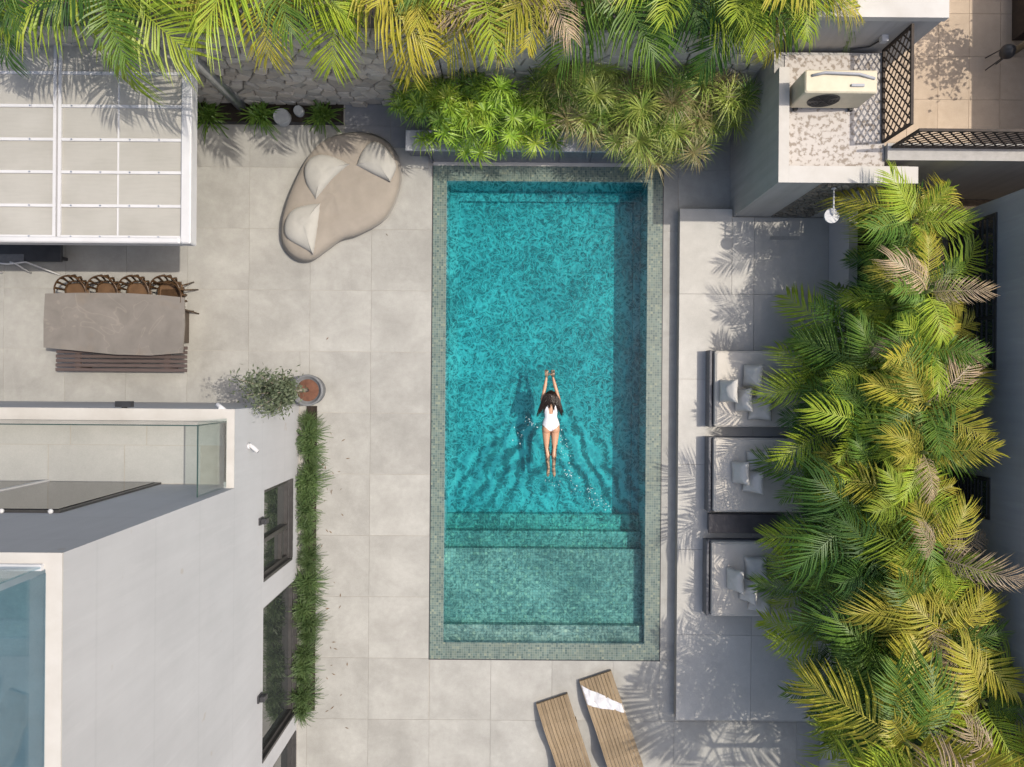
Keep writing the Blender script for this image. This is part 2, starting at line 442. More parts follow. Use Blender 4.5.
# paving by the planting, with the palms' shade put into its darker colour
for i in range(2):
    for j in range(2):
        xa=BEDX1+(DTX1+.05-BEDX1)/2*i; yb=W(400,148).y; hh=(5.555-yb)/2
        slab((xa,xa+(DTX1+.05-BEDX1)/2,yb+hh*j,yb+hh*(j+1)),-.02,.001,M_SHADEPAVE,bed)
# pool basin
pool = tag(ring(IX0,IX1,IY0,IY1,PX0,PX1,PY0,PY1,.004).build('swimming_pool', M_MOS), 'rectangular mosaic tiled swimming pool with steps at its lower end', 'pool')
FD=-.90
E1, E2, E3, E4 = W(540,625,-.13).y, W(540,548.5,-.29).y, W(540,531,-.47).y, W(540,514,-.66).y
SZ = [(IY0, E1, -.13, 'step'), (E1, E2, -.29, 'shallow_shelf'), (E2, E3, -.47, 'step'), (E3, E4, -.66, 'step')]
b=MB()
# walls (inner faces)
for (a,c) in (((IX0,IY0),(IX1,IY0)),((IX1,IY0),(IX1,IY1)),((IX1,IY1),(IX0,IY1)),((IX0,IY1),(IX0,IY0))):
    b.add([(a[0],a[1],.004),(c[0],c[1],.004),(c[0],c[1],FD),(a[0],a[1],FD)],[(3,2,1,0)])
b.build('basin_wall', M_DEEP, pool)
MB().add([(IX0,IY0,FD),(IX1,IY0,FD),(IX1,IY1,FD),(IX0,IY1,FD)],[(0,1,2,3)]).build('basin_floor', M_DEEP, pool)
for (y0,y1,z,n) in SZ: MB().box(IX0+.002,IX1-.002,y0,y1-.002,FD+.002,z).build(n, M_SHELF, pool)
LG=.2
MB().box(IX0+.002,IX1-.002,IY1-LG,IY1-.002,FD+.002,-.79).build('ledge', M_DEEP, pool)
MB().box(IX0+.002,IX0+LG*.9,SZ[3][1],IY1-LG-.002,FD+.002,-.79).build('ledge', M_DEEP, pool)
MB().box(IX1-LG*.7,IX1-.002,SZ[3][1],IY1-LG-.002,FD+.002,-.79).build('ledge', M_DEEP, pool)
# slot drain round the pool
for nm,(x0,x1,y0,y1) in (('a',(PX0-.02,PX0-.002,PY0-.02,PY1)),('b',(PX1+.002,PX1+.02,PY0-.02,PY1)),('c',(PX0-.002,PX1+.002,PY0-.02,PY0-.002))):
    MB().box(x0,x1,y0,y1,-.02,.002).build('edge_trim', M_DARKMETAL, pool)
water = tag(MB().box(IX0-.02,IX1+.02,IY0-.02,IY1+.02,FD-.05,-.012).build('water', M_WATER), kind='structure')

# ------------------------------------------------------------------ raised deck on the right
DY1, DY0, DX1, DZ = 3.46, -6.58, 6.2, .24
deck = tag(MB().box(DK_X0+.012,DX1,DY0+.012,DY1-.02,-.05,DZ-.03).build('raised_deck', M_GROUT), kind='structure')
xs=[DK_X0+k*(DX1-DK_X0)/2 for k in range(3)]; nrow=6
for k in range(2):
    for j in range(nrow):
        y0=DY0+j*(DY1-DY0)/nrow
        for r in sub((xs[k],xs[k+1],y0,y0+(DY1-DY0)/nrow),(4.30,7,3.30,8)): slab(r,DZ-.03,DZ,M_DECK,deck)

# ------------------------------------------------------------------ stones
def clip(poly, n, d):
    out=[]
    for i in range(len(poly)):
        p,q=poly[i],poly[(i+1)%len(poly)]
        a=p[0]*n[0]+p[1]*n[1]-d; c=q[0]*n[0]+q[1]*n[1]-d
        if a<=0: out.append(p)
        if (a<0<c) or (c<0<a):
            t=a/(a-c); out.append((p[0]+(q[0]-p[0])*t,p[1]+(q[1]-p[1])*t))
    return out
def cells(w_,h_,nx,ny,rng,jit=.42):
    pts=[]
    for i in range(nx):
        for j in range(ny):
            pts.append(((i+.5+(.5 if j%2 else 0)*.8+rng.uniform(-jit,jit))*w_/nx,(j+.5+rng.uniform(-jit,jit))*h_/ny))
    res=[]; asp=(w_/nx)/(h_/ny)
    for k,p in enumerate(pts):
        poly=[(0,0),(w_,0),(w_,h_),(0,h_)]
        for m,q in enumerate(pts):
            if m==k: continue
            dx,dy=q[0]-p[0],(q[1]-p[1])
            if abs(dx)>3*w_/nx or abs(dy)>3*h_/ny: continue
            n=(dx,dy*asp); mid=((p[0]+q[0])/2,(p[1]+q[1])/2)
            poly=clip(poly,n,mid[0]*n[0]+mid[1]*n[1])
            if len(poly)<3: break
        if len(poly)>=3: res.append(poly)
    return res
def inset(poly, g):
    cx=sum(p[0] for p in poly)/len(poly); cy_=sum(p[1] for p in poly)/len(poly)
    out=[]
    for p in poly:
        l=math.hypot(p[0]-cx,p[1]-cy_) or 1; k=max(.3,1-g/l); out.append((cx+(p[0]-cx)*k,cy_+(p[1]-cy_)*k))
    return out
def stone_mb(poly, to3, gap, depth, bev, rng):
    a=inset(poly,gap); c=inset(poly,gap+bev); n=len(a)
    tx,ty=rng.uniform(-.25,.25),rng.uniform(-.25,.25); cx=sum(p[0] for p in a)/n; cy_=sum(p[1] for p in a)/n
    vs=[to3(p[0],p[1],-.01) for p in a]+[to3(p[0],p[1],depth*.55) for p in a]
    vs+=[to3(p[0],p[1],depth*(1+tx*(p[0]-cx)/.2+ty*(p[1]-cy_)/.2)) for p in c]
    fs=[(i,(i+1)%n,n+(i+1)%n,n+i) for i in range(n)]+[(n+i,n+(i+1)%n,2*n+(i+1)%n,2*n+i) for i in range(n)]+[tuple(range(2*n,3*n))]
    return MB().add(vs,fs)
def m_stone(name,a,b_,c_):
    t=NT(name); v=t.pos(); oi=t.node('ShaderNodeObjectInfo')
    c=t.mix(a,b_,t.ramp(t.noise(v,6,6,.65),[(.3,0),(.7,1)])); c=t.mix(c,c_,t.math('MULTIPLY',oi.outputs['Random'],.6))
    h=t.node('ShaderNodeHueSaturation'); t.link(c,h.inputs['Color']); t.link(t.math('MULTIPLY_ADD',t.math('FRACT',t.math('MULTIPLY',oi.outputs['Random'],7.3)),.4,.8),h.inputs['Value'])
    t.link(h.outputs[0],t.bsdf.inputs['Base Color']); t.bsdf.inputs['Roughness'].default_value=.85
    t.bump(t.noise(v,22,6,.7),.6,.02); return t.m
M_STONE=m_stone('limestone',(.40,.37,.32),(.54,.505,.44),(.50,.42,.33))
M_STONE_D=m_stone('dark_ledger_stone',(.13,.125,.11),(.24,.23,.20),(.20,.16,.11))
M_MORTAR=pm('mortar',(.13,.118,.10),(.18,.165,.145),8,.95)

SWY=5.56; SWX0,SWX1=-11.0,4.3; SWH=3.0
sw=empty('stone_wall',(-3,SWY+.2,0),'rough limestone boundary wall behind the planting at the top','wall')
MB().box(SWX0,SWX1,SWY+.02,SWY+.38,-.05,SWH).build('wall_core',M_MORTAR,sw)
rg=random.Random(3)
L0,L1=-6.4,-1.3
for poly in cells(L1-L0,SWH,19,15,rg):
    stone_mb(poly,lambda x,y,d:(L0+x,SWY+.02-d,y),.007,rg.uniform(.025,.085),.02,rg).build('stone',M_STONE,sw)
rest=MB()
for (a,c,n) in ((SWX0,L0,14),(L1,SWX1,18)):
    for poly in cells(c-a,SWH,n,12,rg):
        m=stone_mb(poly,lambda x,y,d:(a+x,SWY+.02-d,y),.014,rg.uniform(.03,.07),.018,rg); rest.add(m.v,m.f)
tag(rest.build('stonework',M_STONE,sw),kind='stuff')

# soil bed in front of the wall
sb=tag(MB().box(-11.2,BEDX1-.03,BEDY0+.05,SWY-.01,-.05,.02).build('soil_bed',M_SOIL),kind='structure')
tag(MB().box(-11.2,BEDX1-.02,BEDY0+.005,BEDY0+.045,-.05,.05).build('bed_edging',M_DARKMETAL),'thin dark edging strip along the soil bed beside the stone wall','edging')

# raised planter / water wall at the pool end
PLY0,PLY1=4.405,4.78
M_GRANITE=pm('dark_granite',(.10,.105,.125),(.16,.165,.19),10,.3,.1,60)
M_SLABGREY=pm('grey_slab',(.30,.31,.34),(.38,.39,.41),4,.55,.1,60)
pw=empty('planter_wall',(.6,4.6,0),'dark granite planter wall with grey capping slabs at the head of the pool','planter')
MB().box(PX0,3.72,PLY0+.02,PLY1-.04,-.05,.70).build('wall_core',M_GRANITE,pw)
for k in range(7):
    x0=PX0+.02+k*(IX1+.05-PX0)/7; x1=PX0+(k+1)*(IX1+.05-PX0)/7
    MB().box(x0,x1-.006,PLY0+.004,PLY0+.021,.02,.66).build('granite_panel',M_GRANITE,pw)
for k in range(5):
    x0=PX0-.45+k*(3.8-PX0+.45)/5; x1=PX0-.45+(k+1)*(3.8-PX0+.45)/5
    MB().bbox(x0+.004,x1-.004,PLY0-.01,PLY1,.705,.76,.006).build('capping_slab',M_SLABGREY,pw)
MB().box(PX0-.03,PX0-.002,PLY0-.02,PLY1-.06,-.02,.70).build('end_panel',M_GRANITE,pw)
MB().box(PX0-.45,PX0-.04,PLY0+.12,PLY1-.06,-.02,.70).build('side_block',M_GRANITE,pw)
tag(MB().box(PX0,PX1+.0,PY1+.003,PLY0+.015,-.05,.006).build('pool_coping',M_COPING),kind='structure')
tag(MB().box(PX0,3.72,PLY1-.05,SWY-.02,-.05,.55).build('planter_soil',M_SOIL),kind='structure')
# paving strip between planter and annex
for k,(x0,x1,y0,y1) in enumerate(((3.74,4.33,4.9,5.55),(3.74,4.33,PY1+.0,4.9),(PX1+.02,3.74,PY1+.0,PLY0+.01))):
    slab((x0,x1,y0,y1),-.02,0,M_PAVE,bed)

# ------------------------------------------------------------------ white house, lower left
HT, TT, TF = 7.45, 3.30, 2.92        # tall block top, terrace parapet top, terrace floor
BNY=-1.64                            # tall block north wall
HX0, HYS = -16.0, -12.0
hs=empty('white_house',(HX-3,-5,0),'white two storey house with roof terrace and dark framed windows','house')
WT=.16
wins=[(-3.40,-1.87,.45,1.97),(-6.52,-3.90,.12,1.97),(-9.2,-6.92,.12,1.97)]
core=MB()
core.box(HX0,HX-WT,HYS,BNY,-.06,HT-.45)
core.box(HX0,HX-WT,BNY,HY-WT,-.06,TF-.03)
core.build('wall',M_WALL,hs)
f=MB()
def ewall(y0,y1,z0,z1): f.box(HX-WT,HX,y0,y1,z0,z1)
# facade skin around the openings
ys=[HYS]+[c for w_ in sorted(wins,key=lambda q:q[0]) for c in (w_[0],w_[1])]+[HY]
zl=1.97
srt=sorted(wins,key=lambda q:q[0])
prev=HYS
for (y0,y1,z0,z1) in srt:
    ewall(prev,y0,-.06,zl); ewall(y0,y1,-.06,z0); prev=y1
ewall(prev,HY,-.06,zl)
ewall(HYS,BNY,zl,HT); ewall(BNY,HY,zl,TT)
f.build('facade',M_WALL,hs)
g=MB(); g.box(HX0,HX-WT,BNY-.16,BNY,HT-.45,HT); g.box(HX0,HX-WT,HY-WT,HY,-.06,TT)
g.build('wall',M_WALL,hs)
# copings
MB().box(HX-.155,HX+.003,HYS,BNY+.003,HT+.001,HT+.02).build('parapet_coping',M_COPING,hs)
MB().box(HX0,HX-.155,BNY-.15,BNY+.003,HT+.001,HT+.02).build('parapet_coping',M_COPING,hs)
MB().box(HX0,HX+.003,HY-.18,HY+.003,TT+.001,TT+.015).build('parapet_coping',M_COPING,hs)
MB().box(HX-.12,HX+.003,BNY+.0035,HY-.18,TT+.001,TT+.015).build('parapet_coping',M_COPING,hs)
MB().box(HX-WT,HX-.10,BNY+.1,HY-.2,TF,TT).build('upstand',M_WALL,hs)
# roof
MB().box(HX0,HX-.17,HYS,BNY-.17,HT-.45,HT-.40).build('roof',M_ROOFTOP,hs)
# roof glass balustrade
MB().box(HX-.165,HX-.15,HYS,BNY-.19,HT+.02,HT+1.05).build('roof_glass',M_BLUEGLASS,hs)
MB().box(HX0,HX-.175,BNY-.135,BNY-.12,HT+.02,HT+1.05).build('roof_glass',M_BLUEGLASS,hs)
MB().box(HX0,HX-.17,BNY-.16,BNY-.10,HT+.018,HT+.06).build('glass_channel',M_ALU,hs)
# terrace floor tiles
tf=MB().box(HX0,HX-WT,BNY,HY-WT,TF-.03,TF-.005).build('terrace_floor',M_GROUT,hs)
ysplit=[BNY+.01,BNY+.62,HY-.17]
for j in range(2):
    for k in range(7):
        x1=HX-.33-k*1.21-(.35 if j==0 else 0); x0=x1-1.205
        MB().box(x0,x1-.008,ysplit[j],ysplit[j+1]-.008,TF-.02,TF).build('floor_tile',M_TERR,tf)
MB().box(HX-.33+.004-(0),HX-.165,BNY+.01,HY-.17,TF-.02,TF+.001).build('floor_tile',M_TERR,tf)
# glass balustrade
GZ=TT+1.0
MB().box(HX-.125,HX-.113,BNY+.02,HY-.14,TT+.016,GZ).build('balustrade_glass',M_GLASS,hs)
MB().box(HX0,HX-.13,HY-.195,HY-.183,TT+.016,GZ).build('balustrade_glass',M_GLASS,hs)
MB().box(HX-.127,HX-.111,BNY+.02,HY-.182,GZ+.001,GZ+.014).build('glass_edge',M_GLASSEDGE,hs)
MB().box(HX0,HX-.112,HY-.197,HY-.181,GZ+.015,GZ+.028).build('glass_edge',M_GLASSEDGE,hs)
MB().box(HX-.131,HX-.115,HY-.199,HY-.179,TT+.016,GZ).build('glass_edge',M_GLASSEDGE,hs)
# sliding terrace door in the tall block's north wall
dr=MB().box(-12.5,-5.55,BNY+.002,BNY+.03,TF+.0,5.45).build('terrace_door',M_FRAME,hs)
for k,(x0,x1) in enumerate(((-7.28,-5.62),(-9.0,-7.40),(-10.8,-9.1),(-12.4,-10.9))):
    MB().box(x0,x1,BNY+.031,BNY+.04,TF+.08,5.38).build('pane',M_DOORPANE,dr)
MB().box(-7.38,-7.31,BNY+.031,BNY+.06,TF+.02,5.44).build('door_stile',M_ALU,dr)
for x in (-5.62,-6.22,-6.30):
    MB().lathe([(.012,0),(.03,.012),(.03,.03),(.012,.045)],12,(x,BNY+.035,5.50)).build('spotlight',M_ALU,hs)
# windows
for k,(y0,y1,z0,z1) in enumerate(srt):
    wn=MB()
    fr=.07; X0=HX-WT-.002; X1=HX-.055
    wn.box(X0,X1,y0+.002,y0+fr,z0+.002,z1-.002); wn.box(X0,X1,y1-fr,y1-.002,z0+.002,z1-.002)
    wn.box(X0,X1,y0+fr,y1-fr,z0+.002,z0+fr); wn.box(X0,X1,y0+fr,y1-fr,z1-fr,z1-.002)
    o=wn.build('window',M_FRAME,hs)
    MB().box(X0+.01,X0+.04,y0+fr,y1-fr,z0+fr,z1-fr).build('pane',M_PANE,o)
    # deep dark reveal on the far jamb
    MB().box(HX-.054,HX+.012,y0-.05,y0+.003,z0-.05,z1+.0).build('jamb_lining',M_FRAME,o)
    MB().box(HX-.054,HX+.025,y0+.004,y1-.002,z0-.03,z0+.001).build('sill',M_FRAME,o)
    if k==2:
        MB().box(X0+.041,X1+.01,(y0+y1)/2-.18,(y0+y1)/2-.10,z0+fr,z1-fr).build('mullion',M_FRAME,o)
        MB().box(X0+.041,X1,y0+fr,(y0+y1)/2-.18,z0+fr+.28,z0+fr+.34).build('glazing_bar',M_FRAME,o)
# small black wall lights and white security cameras on the house
def wall_light(p, label, n):
    e=empty('wall_light',p,label,'wall light',n)
    MB().box(p[0],p[0]+.03,p[1]-.06,p[1]+.06,p[2]-.09,p[2]+.09).build('back_plate',M_DARKMETAL,e)
    MB().bbox(p[0]+.03,p[0]+.12,p[1]-.045,p[1]+.045,p[2]-.075,p[2]+.08,.01).build('lamp_body',M_DARKMETAL,e)
wall_light((HX+.002,W(258,521,2.15).y,2.15),'small black wall light above the nearer window with a crossbar','black wall lights on the house')
wall_light((HX+.002,W(257,698,2.15).y,2.15),'small black wall light above the long window further down','black wall lights on the house')
def sec_cam(p, d, label):
    e=empty('security_camera',p,label,'camera','white security cameras on the house')
    p=Vector(p); d=Vector(d).normalized()
    MB().tube([p-Vector((.0,0,0)),p+Vector((.03,0,.0))],.05,12).build('mount',M_ALU,e,True)
    q=p+Vector((.06,0,.0))
    MB().tube([p+Vector((.03,0,0)),q],.018,8).build('bracket',M_ALU,e,True)
    MB().tube([q-d*.05,q+d*.13],[.035,.035],12).build('camera_body',M_ALU,e,True)
    MB().tube([q+d*.131,q+d*.14],[.025,.025],12).build('lens',M_DARKMETAL,e,True)
sec_cam((HX+.002,W(252,447,2.9).y,2.75),(.6,-.6,-.25),'white security camera on the blank white wall below the terrace corner')
sec_cam((W(218,404,TT).x,HY+.0,TT-.05),(-.8,.6,-.1),'white security camera at the terrace corner near the potted tree')
e=empty('floodlight',(W(122,405,TT).x,HY,TT-.1),'black floodlight on the outer edge of the terrace parapet','floodlight')
x=W(122,405,TT).x
MB().box(x-.12,x+.12,HY+.02,HY+.11,TT-.12,TT-.02).build('lamp_body',M_DARKMETAL,e)
MB().box(x-.03,x+.03,HY+.001,HY+.02,TT-.10,TT-.04).build('bracket',M_DARKMETAL,e)

# planting strip along the house
tag(MB().box(HX+.16,HX+.36,-6.55,HY-.05,-.05,.03).build('planting_strip',M_SOIL),kind='structure')

# ------------------------------------------------------------------ annex, upper right
AX0,AX1,AY0,AZ=4.325,6.17,3.32,2.58
an=empty('annex_building',(5.2,4.4,0),'grey plastered flat roofed annex with white parapet beside the pool','building')
a=MB(); a.box(AX0,AX1,AY0+.05,5.55,-.05,2.36); a.build('wall',M_WALL2,an)
a=MB(); a.box(AX0,AX0+.16,AY0+.05,5.2,2.361,AZ); a.box(AX0+.16,6.58,AY0+.05,AY0+.26,2.361,AZ); a.build('parapet',M_WALL2,an)
a=MB(); a.box(AX1+.001,6.58,AY0+.05,AY0+.35,-.05,2.36); a.build('wall',M_WALL2,an)
a=MB(); a.box(AX0-.004,AX0+.165,AY0-.004,5.2,AZ+.001,AZ+.02); a.box(AX0+.166,6.60,AY0-.004,AY0+.27,AZ+.001,AZ+.02); a.build('coping',M_COPING,an)
# plaster leaves of the south face, stone panel between them
SPX0,SPX1=5.05,5.85
MB().box(AX0,SPX0,AY0,AY0+.049,.12,AZ).build('south_face',M_WALL2,an)
MB().box(SPX1,6.59,AY0,AY0+.049,.12,AZ).build('south_face',M_WALL2,an)
for poly in cells(SPX1-SPX0,2.2,9,26,rg):
    stone_mb(poly,lambda x,y,d:(SPX0+x,AY0+.045-d,.24+y),.006,rg.uniform(.03,.06),.01,rg).build('ledger_stone',M_STONE_D,an)
MB().box(AX0+.17,AX1-.02,AY0+.262,5.5,2.361,2.375).build('roof',M_FLAKE,an)
# low side block
MB().box(AX0-.004,AX0+.25,4.6,5.5,0,1.1).build('side_block',M_WALL2,an)

# outdoor shower
shx=W(833,185,2.25).x; shy=AY0-.012
e=empty('outdoor_shower',(shx,shy,2.2),'white round outdoor shower head on an arm from the stone clad wall','shower')
MB().tube([(shx,AY0+.0,2.28),(shx,AY0-.42,2.28),(shx,AY0-.45,2.24)],.014,8).build('shower_arm',M_ALU,e,True)
MB().lathe([(.02,.05),(.125,.03),(.125,.0),(.11,-.01)][::-1],28,(shx,AY0-.45,2.19)).build('shower_head',M_ALU,e,False)
MB().tube([(shx,AY0-.001,2.28),(shx,AY0-.02,2.28)],.04,12).build('wall_flange',M_ALU,e)
d0=W(770,236,DZ); d1=W(799,240,DZ)
e=MB().box(d0.x,d1.x,d1.y,d0.y,DZ-.01,DZ+.003).build('shower_drain',M_PAVE); tag(e,'narrow rectangular floor drain set in the deck below the shower','drain')

# air conditioner
M_BEIGE=pm('cream_enamel',(.62,.56,.42),(.54,.48,.35),5,.45,.03)
ax0,ax1,ayf,ayb=W(793,105,2.6).x,W(875,105,3.0).x,W(820,107,2.5).y,W(820,107,2.5).y+.36
e=empty('air_conditioner',((ax0+ax1)/2,ayf,2.37),'cream outdoor air conditioner unit on the flaking flat roof','air conditioner')
bd=MB().bbox(ax0,ax1,ayf,ayb,2.46,3.08,.02).build('housing',M_BEIGE,e)
cx=ax0+.42
rgm=MB()
for r in (.24,.19,.14,.09):
    n=20; pts=[(cx+r*math.cos(2*PI*k/n),ayf-.012,2.77+r*math.sin(2*PI*k/n)) for k in range(n+1)]; rgm.tube(pts,.006,5)
for k in range(8):
    t=2*PI*k/8; rgm.tube([(cx,ayf-.012,2.77),(cx+.25*math.cos(t),ayf-.012,2.77+.25*math.sin(t))],.005,5)
rgm.build('fan_grille',M_DARKMETAL,bd)
MB().add([(cx+.25*math.cos(2*PI*k/24),ayf-.003,2.77+.25*math.sin(2*PI*k/24)) for k in range(24)],[tuple(range(24))]).build('fan_opening',M_DARKMETAL,bd)
for x in (ax0+.08,ax1-.14): MB().box(x,x+.06,ayf-.03,ayb+.02,2.377,2.459).build('foot',M_DARKMETAL,e)
MB().tube([(ax0+.1,ayb-.1,3.085),(ax0+.3,ayb-.06,3.11),(ax1-.3,ayb-.08,3.11),(ax1-.05,ayb-.14,3.09)],.022,8).build('hose',M_SLABGREY,e,True)
MB().box(ax1-.42,ax1-.22,ayf+.09,ayf+.13,3.081,3.11).build('handle',M_SLABGREY,e)

# neighbour's white house block, boundary wall, lattice
nb=empty('neighbour_house',(5.8,7,0),'neighbouring white flat roofed house behind the annex','house')
NBY=5.62
MB().box(4.6,6.56,NBY,12,-.05,3.30).build('wall',M_WALL2,nb)
MB().box(4.58,6.585,NBY-.02,12.02,3.301,3.42).build('roof_slab',M_COPING,nb)
p=W(887,46,2.9)
MB().box(p.x-.05,p.x+.05,NBY-.10,NBY-.001,2.75,2.85).build('junction_box',M_ALU,nb)
MB().tube([(p.x,NBY-.03,2.75),(p.x-.08,NBY-.03,2.5),(p.x-.35,NBY-.03,2.39)],.015,6).build('cable',M_DARKMETAL,nb)
BWY0,BWY1,BWZ=3.76,4.0,2.42
bw=empty('boundary_wall',(8,3.9,0),'tall boundary wall carrying the dark lattice fence','wall')
MB().box(AX1+.002,14,BWY0,BWY1,-.05,BWZ).build('wall',M_WALL2,bw)
MB().box(AX1+.003,14,BWY0-.02,BWY1+.02,BWZ+.001,BWZ+.04).build('coping',M_WALL2,bw)
M_LAT=pm('dark_timber_lattice',(.030,.022,.017),(.055,.040,.030),12,.7,.2)
def lattice(label, a, b_, z0, h):
    a=Vector(a); b_=Vector(b_); L=(b_-a).length; ux=(b_-a).normalized(); nrm=Vector((-ux.y,ux.x,0))
    e=empty('lattice_fence',(a.x,a.y,z0),label,'fence','dark lattice fences above the annex')
    def P(s,z,o): return a+ux*s+Vector((0,0,z0+z))+nrm*o
    sp=.17; wd=.030
    for sgn,off in ((1,.0),(-1,.014)):
        s=-h+.05
        while s<L:
            # slat from (s,0) to (s+h,h), mirrored for sgn -1
            s0,s1=max(s,0),min(s+h,L)
            if s1-s0>.05:
                def q(t,side):
                    tt=t if sgn>0 else L-t
                    zz=t-s
                    dx=side*wd*.5*.707
                    return (tt+(-dx if sgn>0 else dx), zz+dx)
                mb=MB(); vs=[]
                for o in (off,off+.012):
                    for (t,sd) in ((s0,-1),(s0,1),(s1,1),(s1,-1)):
                        u,z=q(t,sd); vs.append(P(min(max(u,0),L),min(max(z,0),h),o))
                mb.add(vs,[(0,1,2,3),(7,6,5,4),(0,4,5,1),(1,5,6,2),(2,6,7,3),(3,7,4,0)])
                mb.build('lattice_slat',M_LAT,e)
            s+=sp
    for (s0,s1,z_0,z_1) in ((0,L,-.04,.0),(0,L,h,h+.04),(-.04,0,-.04,h+.04),(L,L+.04,-.04,h+.04)):
        mb=MB(); vs=[P(s,z,o) for o in (-.008,.034) for (s,z) in ((s0,z_0),(s1,z_0),(s1,z_1),(s0,z_1))]
        mb.add(vs,[(0,1,2,3),(7,6,5,4),(0,4,5,1),(1,5,6,2),(2,6,7,3),(3,7,4,0)]); mb.build('frame_rail',M_LAT,e)
lattice('short dark lattice fence on the annex roof beside the air conditioner',(AX1-.03,4.08,0),(AX1-.03,5.55,0),2.42,.80)
lattice('long dark lattice fence on the boundary wall running off to the right',(AX1+.1,BWY1-.06,0),(11,BWY1-.06,0),2.51,.72)
# neighbour patio
pt=tag(MB().box(6.57,13,BWY1,12,-.05,-.012).build('patio',M_GROUT),kind='structure')
for i in range(9):
    for j in range(9):
        x0=6.6+i*.62; y0=BWY1+.02+j*.86+(0 if i%2 else .0)
        slab((x0,x0+.62,y0,y0+.86),-.02,0,M_NPAT,pt)
# house east of the patio (casts its shade on it)
eh=empty('patio_house',(12.5,8,0),'neighbouring house whose shade falls across the far patio','house')
MB().box(11.0,16,BWY1+.1,14,-.05,3.0).build('wall',M_NWALL,eh)
MB().box(10.98,16.02,BWY1+.08,14.02,3.001,3.12).build('roof_slab',M_COPING,eh)
# dark planter and kettle grill at the patio's corner
q=W(1004,58,0)
e=empty('patio_planter',(q.x+.8,q.y+.8,0),'dark timber planter box at the far corner of the patio','planter')
MB().box(q.x+.15,q.x+2,q.y+.35,q.y+2.2,.002,.5).build('box',M_LAT,e)
MB().box(q.x+.2,q.x+1.95,q.y+.4,q.y+2.15,.5,.51).build('soil',M_SOIL,e)
gq=W(1010,50,.6)
e=empty('kettle_grill',(gq.x,gq.y,0),'round black kettle grill on the far patio','grill')
MB().lathe([(.02,.40),(.10,.43),(.14,.52),(.14,.55),(.10,.63),(.04,.66),(.02,.68)],20,(gq.x,gq.y,0)).build('bowl',M_DARKMETAL,e,True)
for k in range(3):
    t=2*PI*k/3; MB().tube([(gq.x+.1*math.cos(t),gq.y+.1*math.sin(t),.47),(gq.x+.14*math.cos(t),gq.y+.14*math.sin(t),0)],.012,6).build('leg',M_DARKMETAL,e)

# ------------------------------------------------------------------ right: planter and house
RX=7.82; RZ=3.9; RY1=3.05
pw2=empty('planter_wall',(6.3,-2,0),'low white planter wall between the deck and the palms','planter wall')
MB().box(DX1+.002,DX1+.15,-10,AY0-.02,-.05,1.06).build('wall',M_WALL,pw2)
MB().box(DX1-.004,DX1+.156,-10,AY0-.022,1.061,1.08).build('coping',M_COPING,pw2)
tag(MB().box(DX1+.151,RX,-10,AY0+.0,-.05,.98).build('palm_bed',M_SOIL),kind='structure')
rh=empty('grey_house',(9,-3,0),'dark grey rendered house wall with black windows behind the palms','house')
MB().box(RX,16,-12,RY1,-.05,RZ).build('wall',M_NWALL,rh)
MB().box(RX-.03,16,-12,RY1+.03,RZ+.001,RZ+.12).build('roof_slab',M_COPING,rh)
for (py0,py1,z0,z1) in ((212,370,1.45,2.72),(478,520,1.6,2.6),(640,700,1.5,2.6)):
    ya=W(990,py0,z1).y; yb=W(990,py1,z1).y
    o=MB().box(RX-.02,RX-.001,yb,ya,z0,z1).build('window',M_FRAME,rh)
    n=max(1,int((ya-yb)/.7))
    for k in range(n):
        y0=yb+.06+k*(ya-yb-.06)/n
        MB().box(RX-.03,RX-.021,y0,y0+(ya-yb-.06)/n-.06,z0+.06,z1-.06).build('pane',M_PANE,o)
        for s in range(9):
            zz=z0+.1+s*(z1-z0-.2)/9
            MB().box(RX-.045,RX-.031,y0,y0+(ya-yb-.06)/n-.06,zz,zz+.02).build('louvre',M_FRAME,o)

# ------------------------------------------------------------------ pergola
PZ=2.40
qa=W(191.5,244,PZ); gx1,gy0=qa.x,qa.y; gy1=W(190,40,PZ).y; gx0=-11.2
pg=empty('pergola',((gx0+gx1)/2,(gy0+gy1)/2,0),'white framed pergola with translucent roof panels, upper left','pergola')
BW_=.17
MB().bbox(gx1-BW_,gx1,gy0,gy1,PZ-.18,PZ+.05,.02).build('edge_beam',M_ALU,pg)
MB().bbox(gx0,gx1-BW_-.002,gy0,gy0+.10,PZ-.18,PZ+.048,.02).build('edge_beam',M_ALU,pg)
MB().bbox(gx0,gx1-BW_-.002,gy1-.10,gy1,PZ-.18,PZ+.048,.02).build('edge_beam',M_ALU,pg)
def gX(px): return W(px,150,PZ).x
vb=[(gX(54),gX(62)),(gX(54)-1.05*2-.13,gX(54)-1.05*2)]
for (x0,x1) in vb:
    MB().box(x0,x0+.05,gy0+.101,gy1-.101,PZ-.12,PZ+.03).build('rafter',M_ALU,pg)
    MB().box(x1-.05,x1,gy0+.101,gy1-.101,PZ-.12,PZ+.03).build('rafter',M_ALU,pg)
    MB().box(x0+.051,x1-.051,gy0+.101,gy1-.101,PZ-.12,PZ-.03).build('gutter',M_SLABGREY,pg)
pys=[W(100,y,PZ).y for y in (237,206,172.5,140,106.5,73.5)]
colsx=[(gX(118)+.02,gx1-BW_-.004),(vb[0][1]+.004,gX(118)-.02),(vb[1][1]+1.02,vb[0][0]-.004),(vb[1][1]+.004,vb[1][1]+.98),(gx0,vb[1][0]-.004)]
rows=[gy0+.102]+pys+[gy1-.102]
for (x0,x1) in colsx:
    for j in range(len(rows)-1):
        if rows[j+1]-rows[j]>.06:
            MB().box(x0,x1,rows[j]+.018,rows[j+1]-.018,PZ-.018+R.uniform(-.002,.002),PZ-.004).build('roof_panel',M_PANEL,pg)
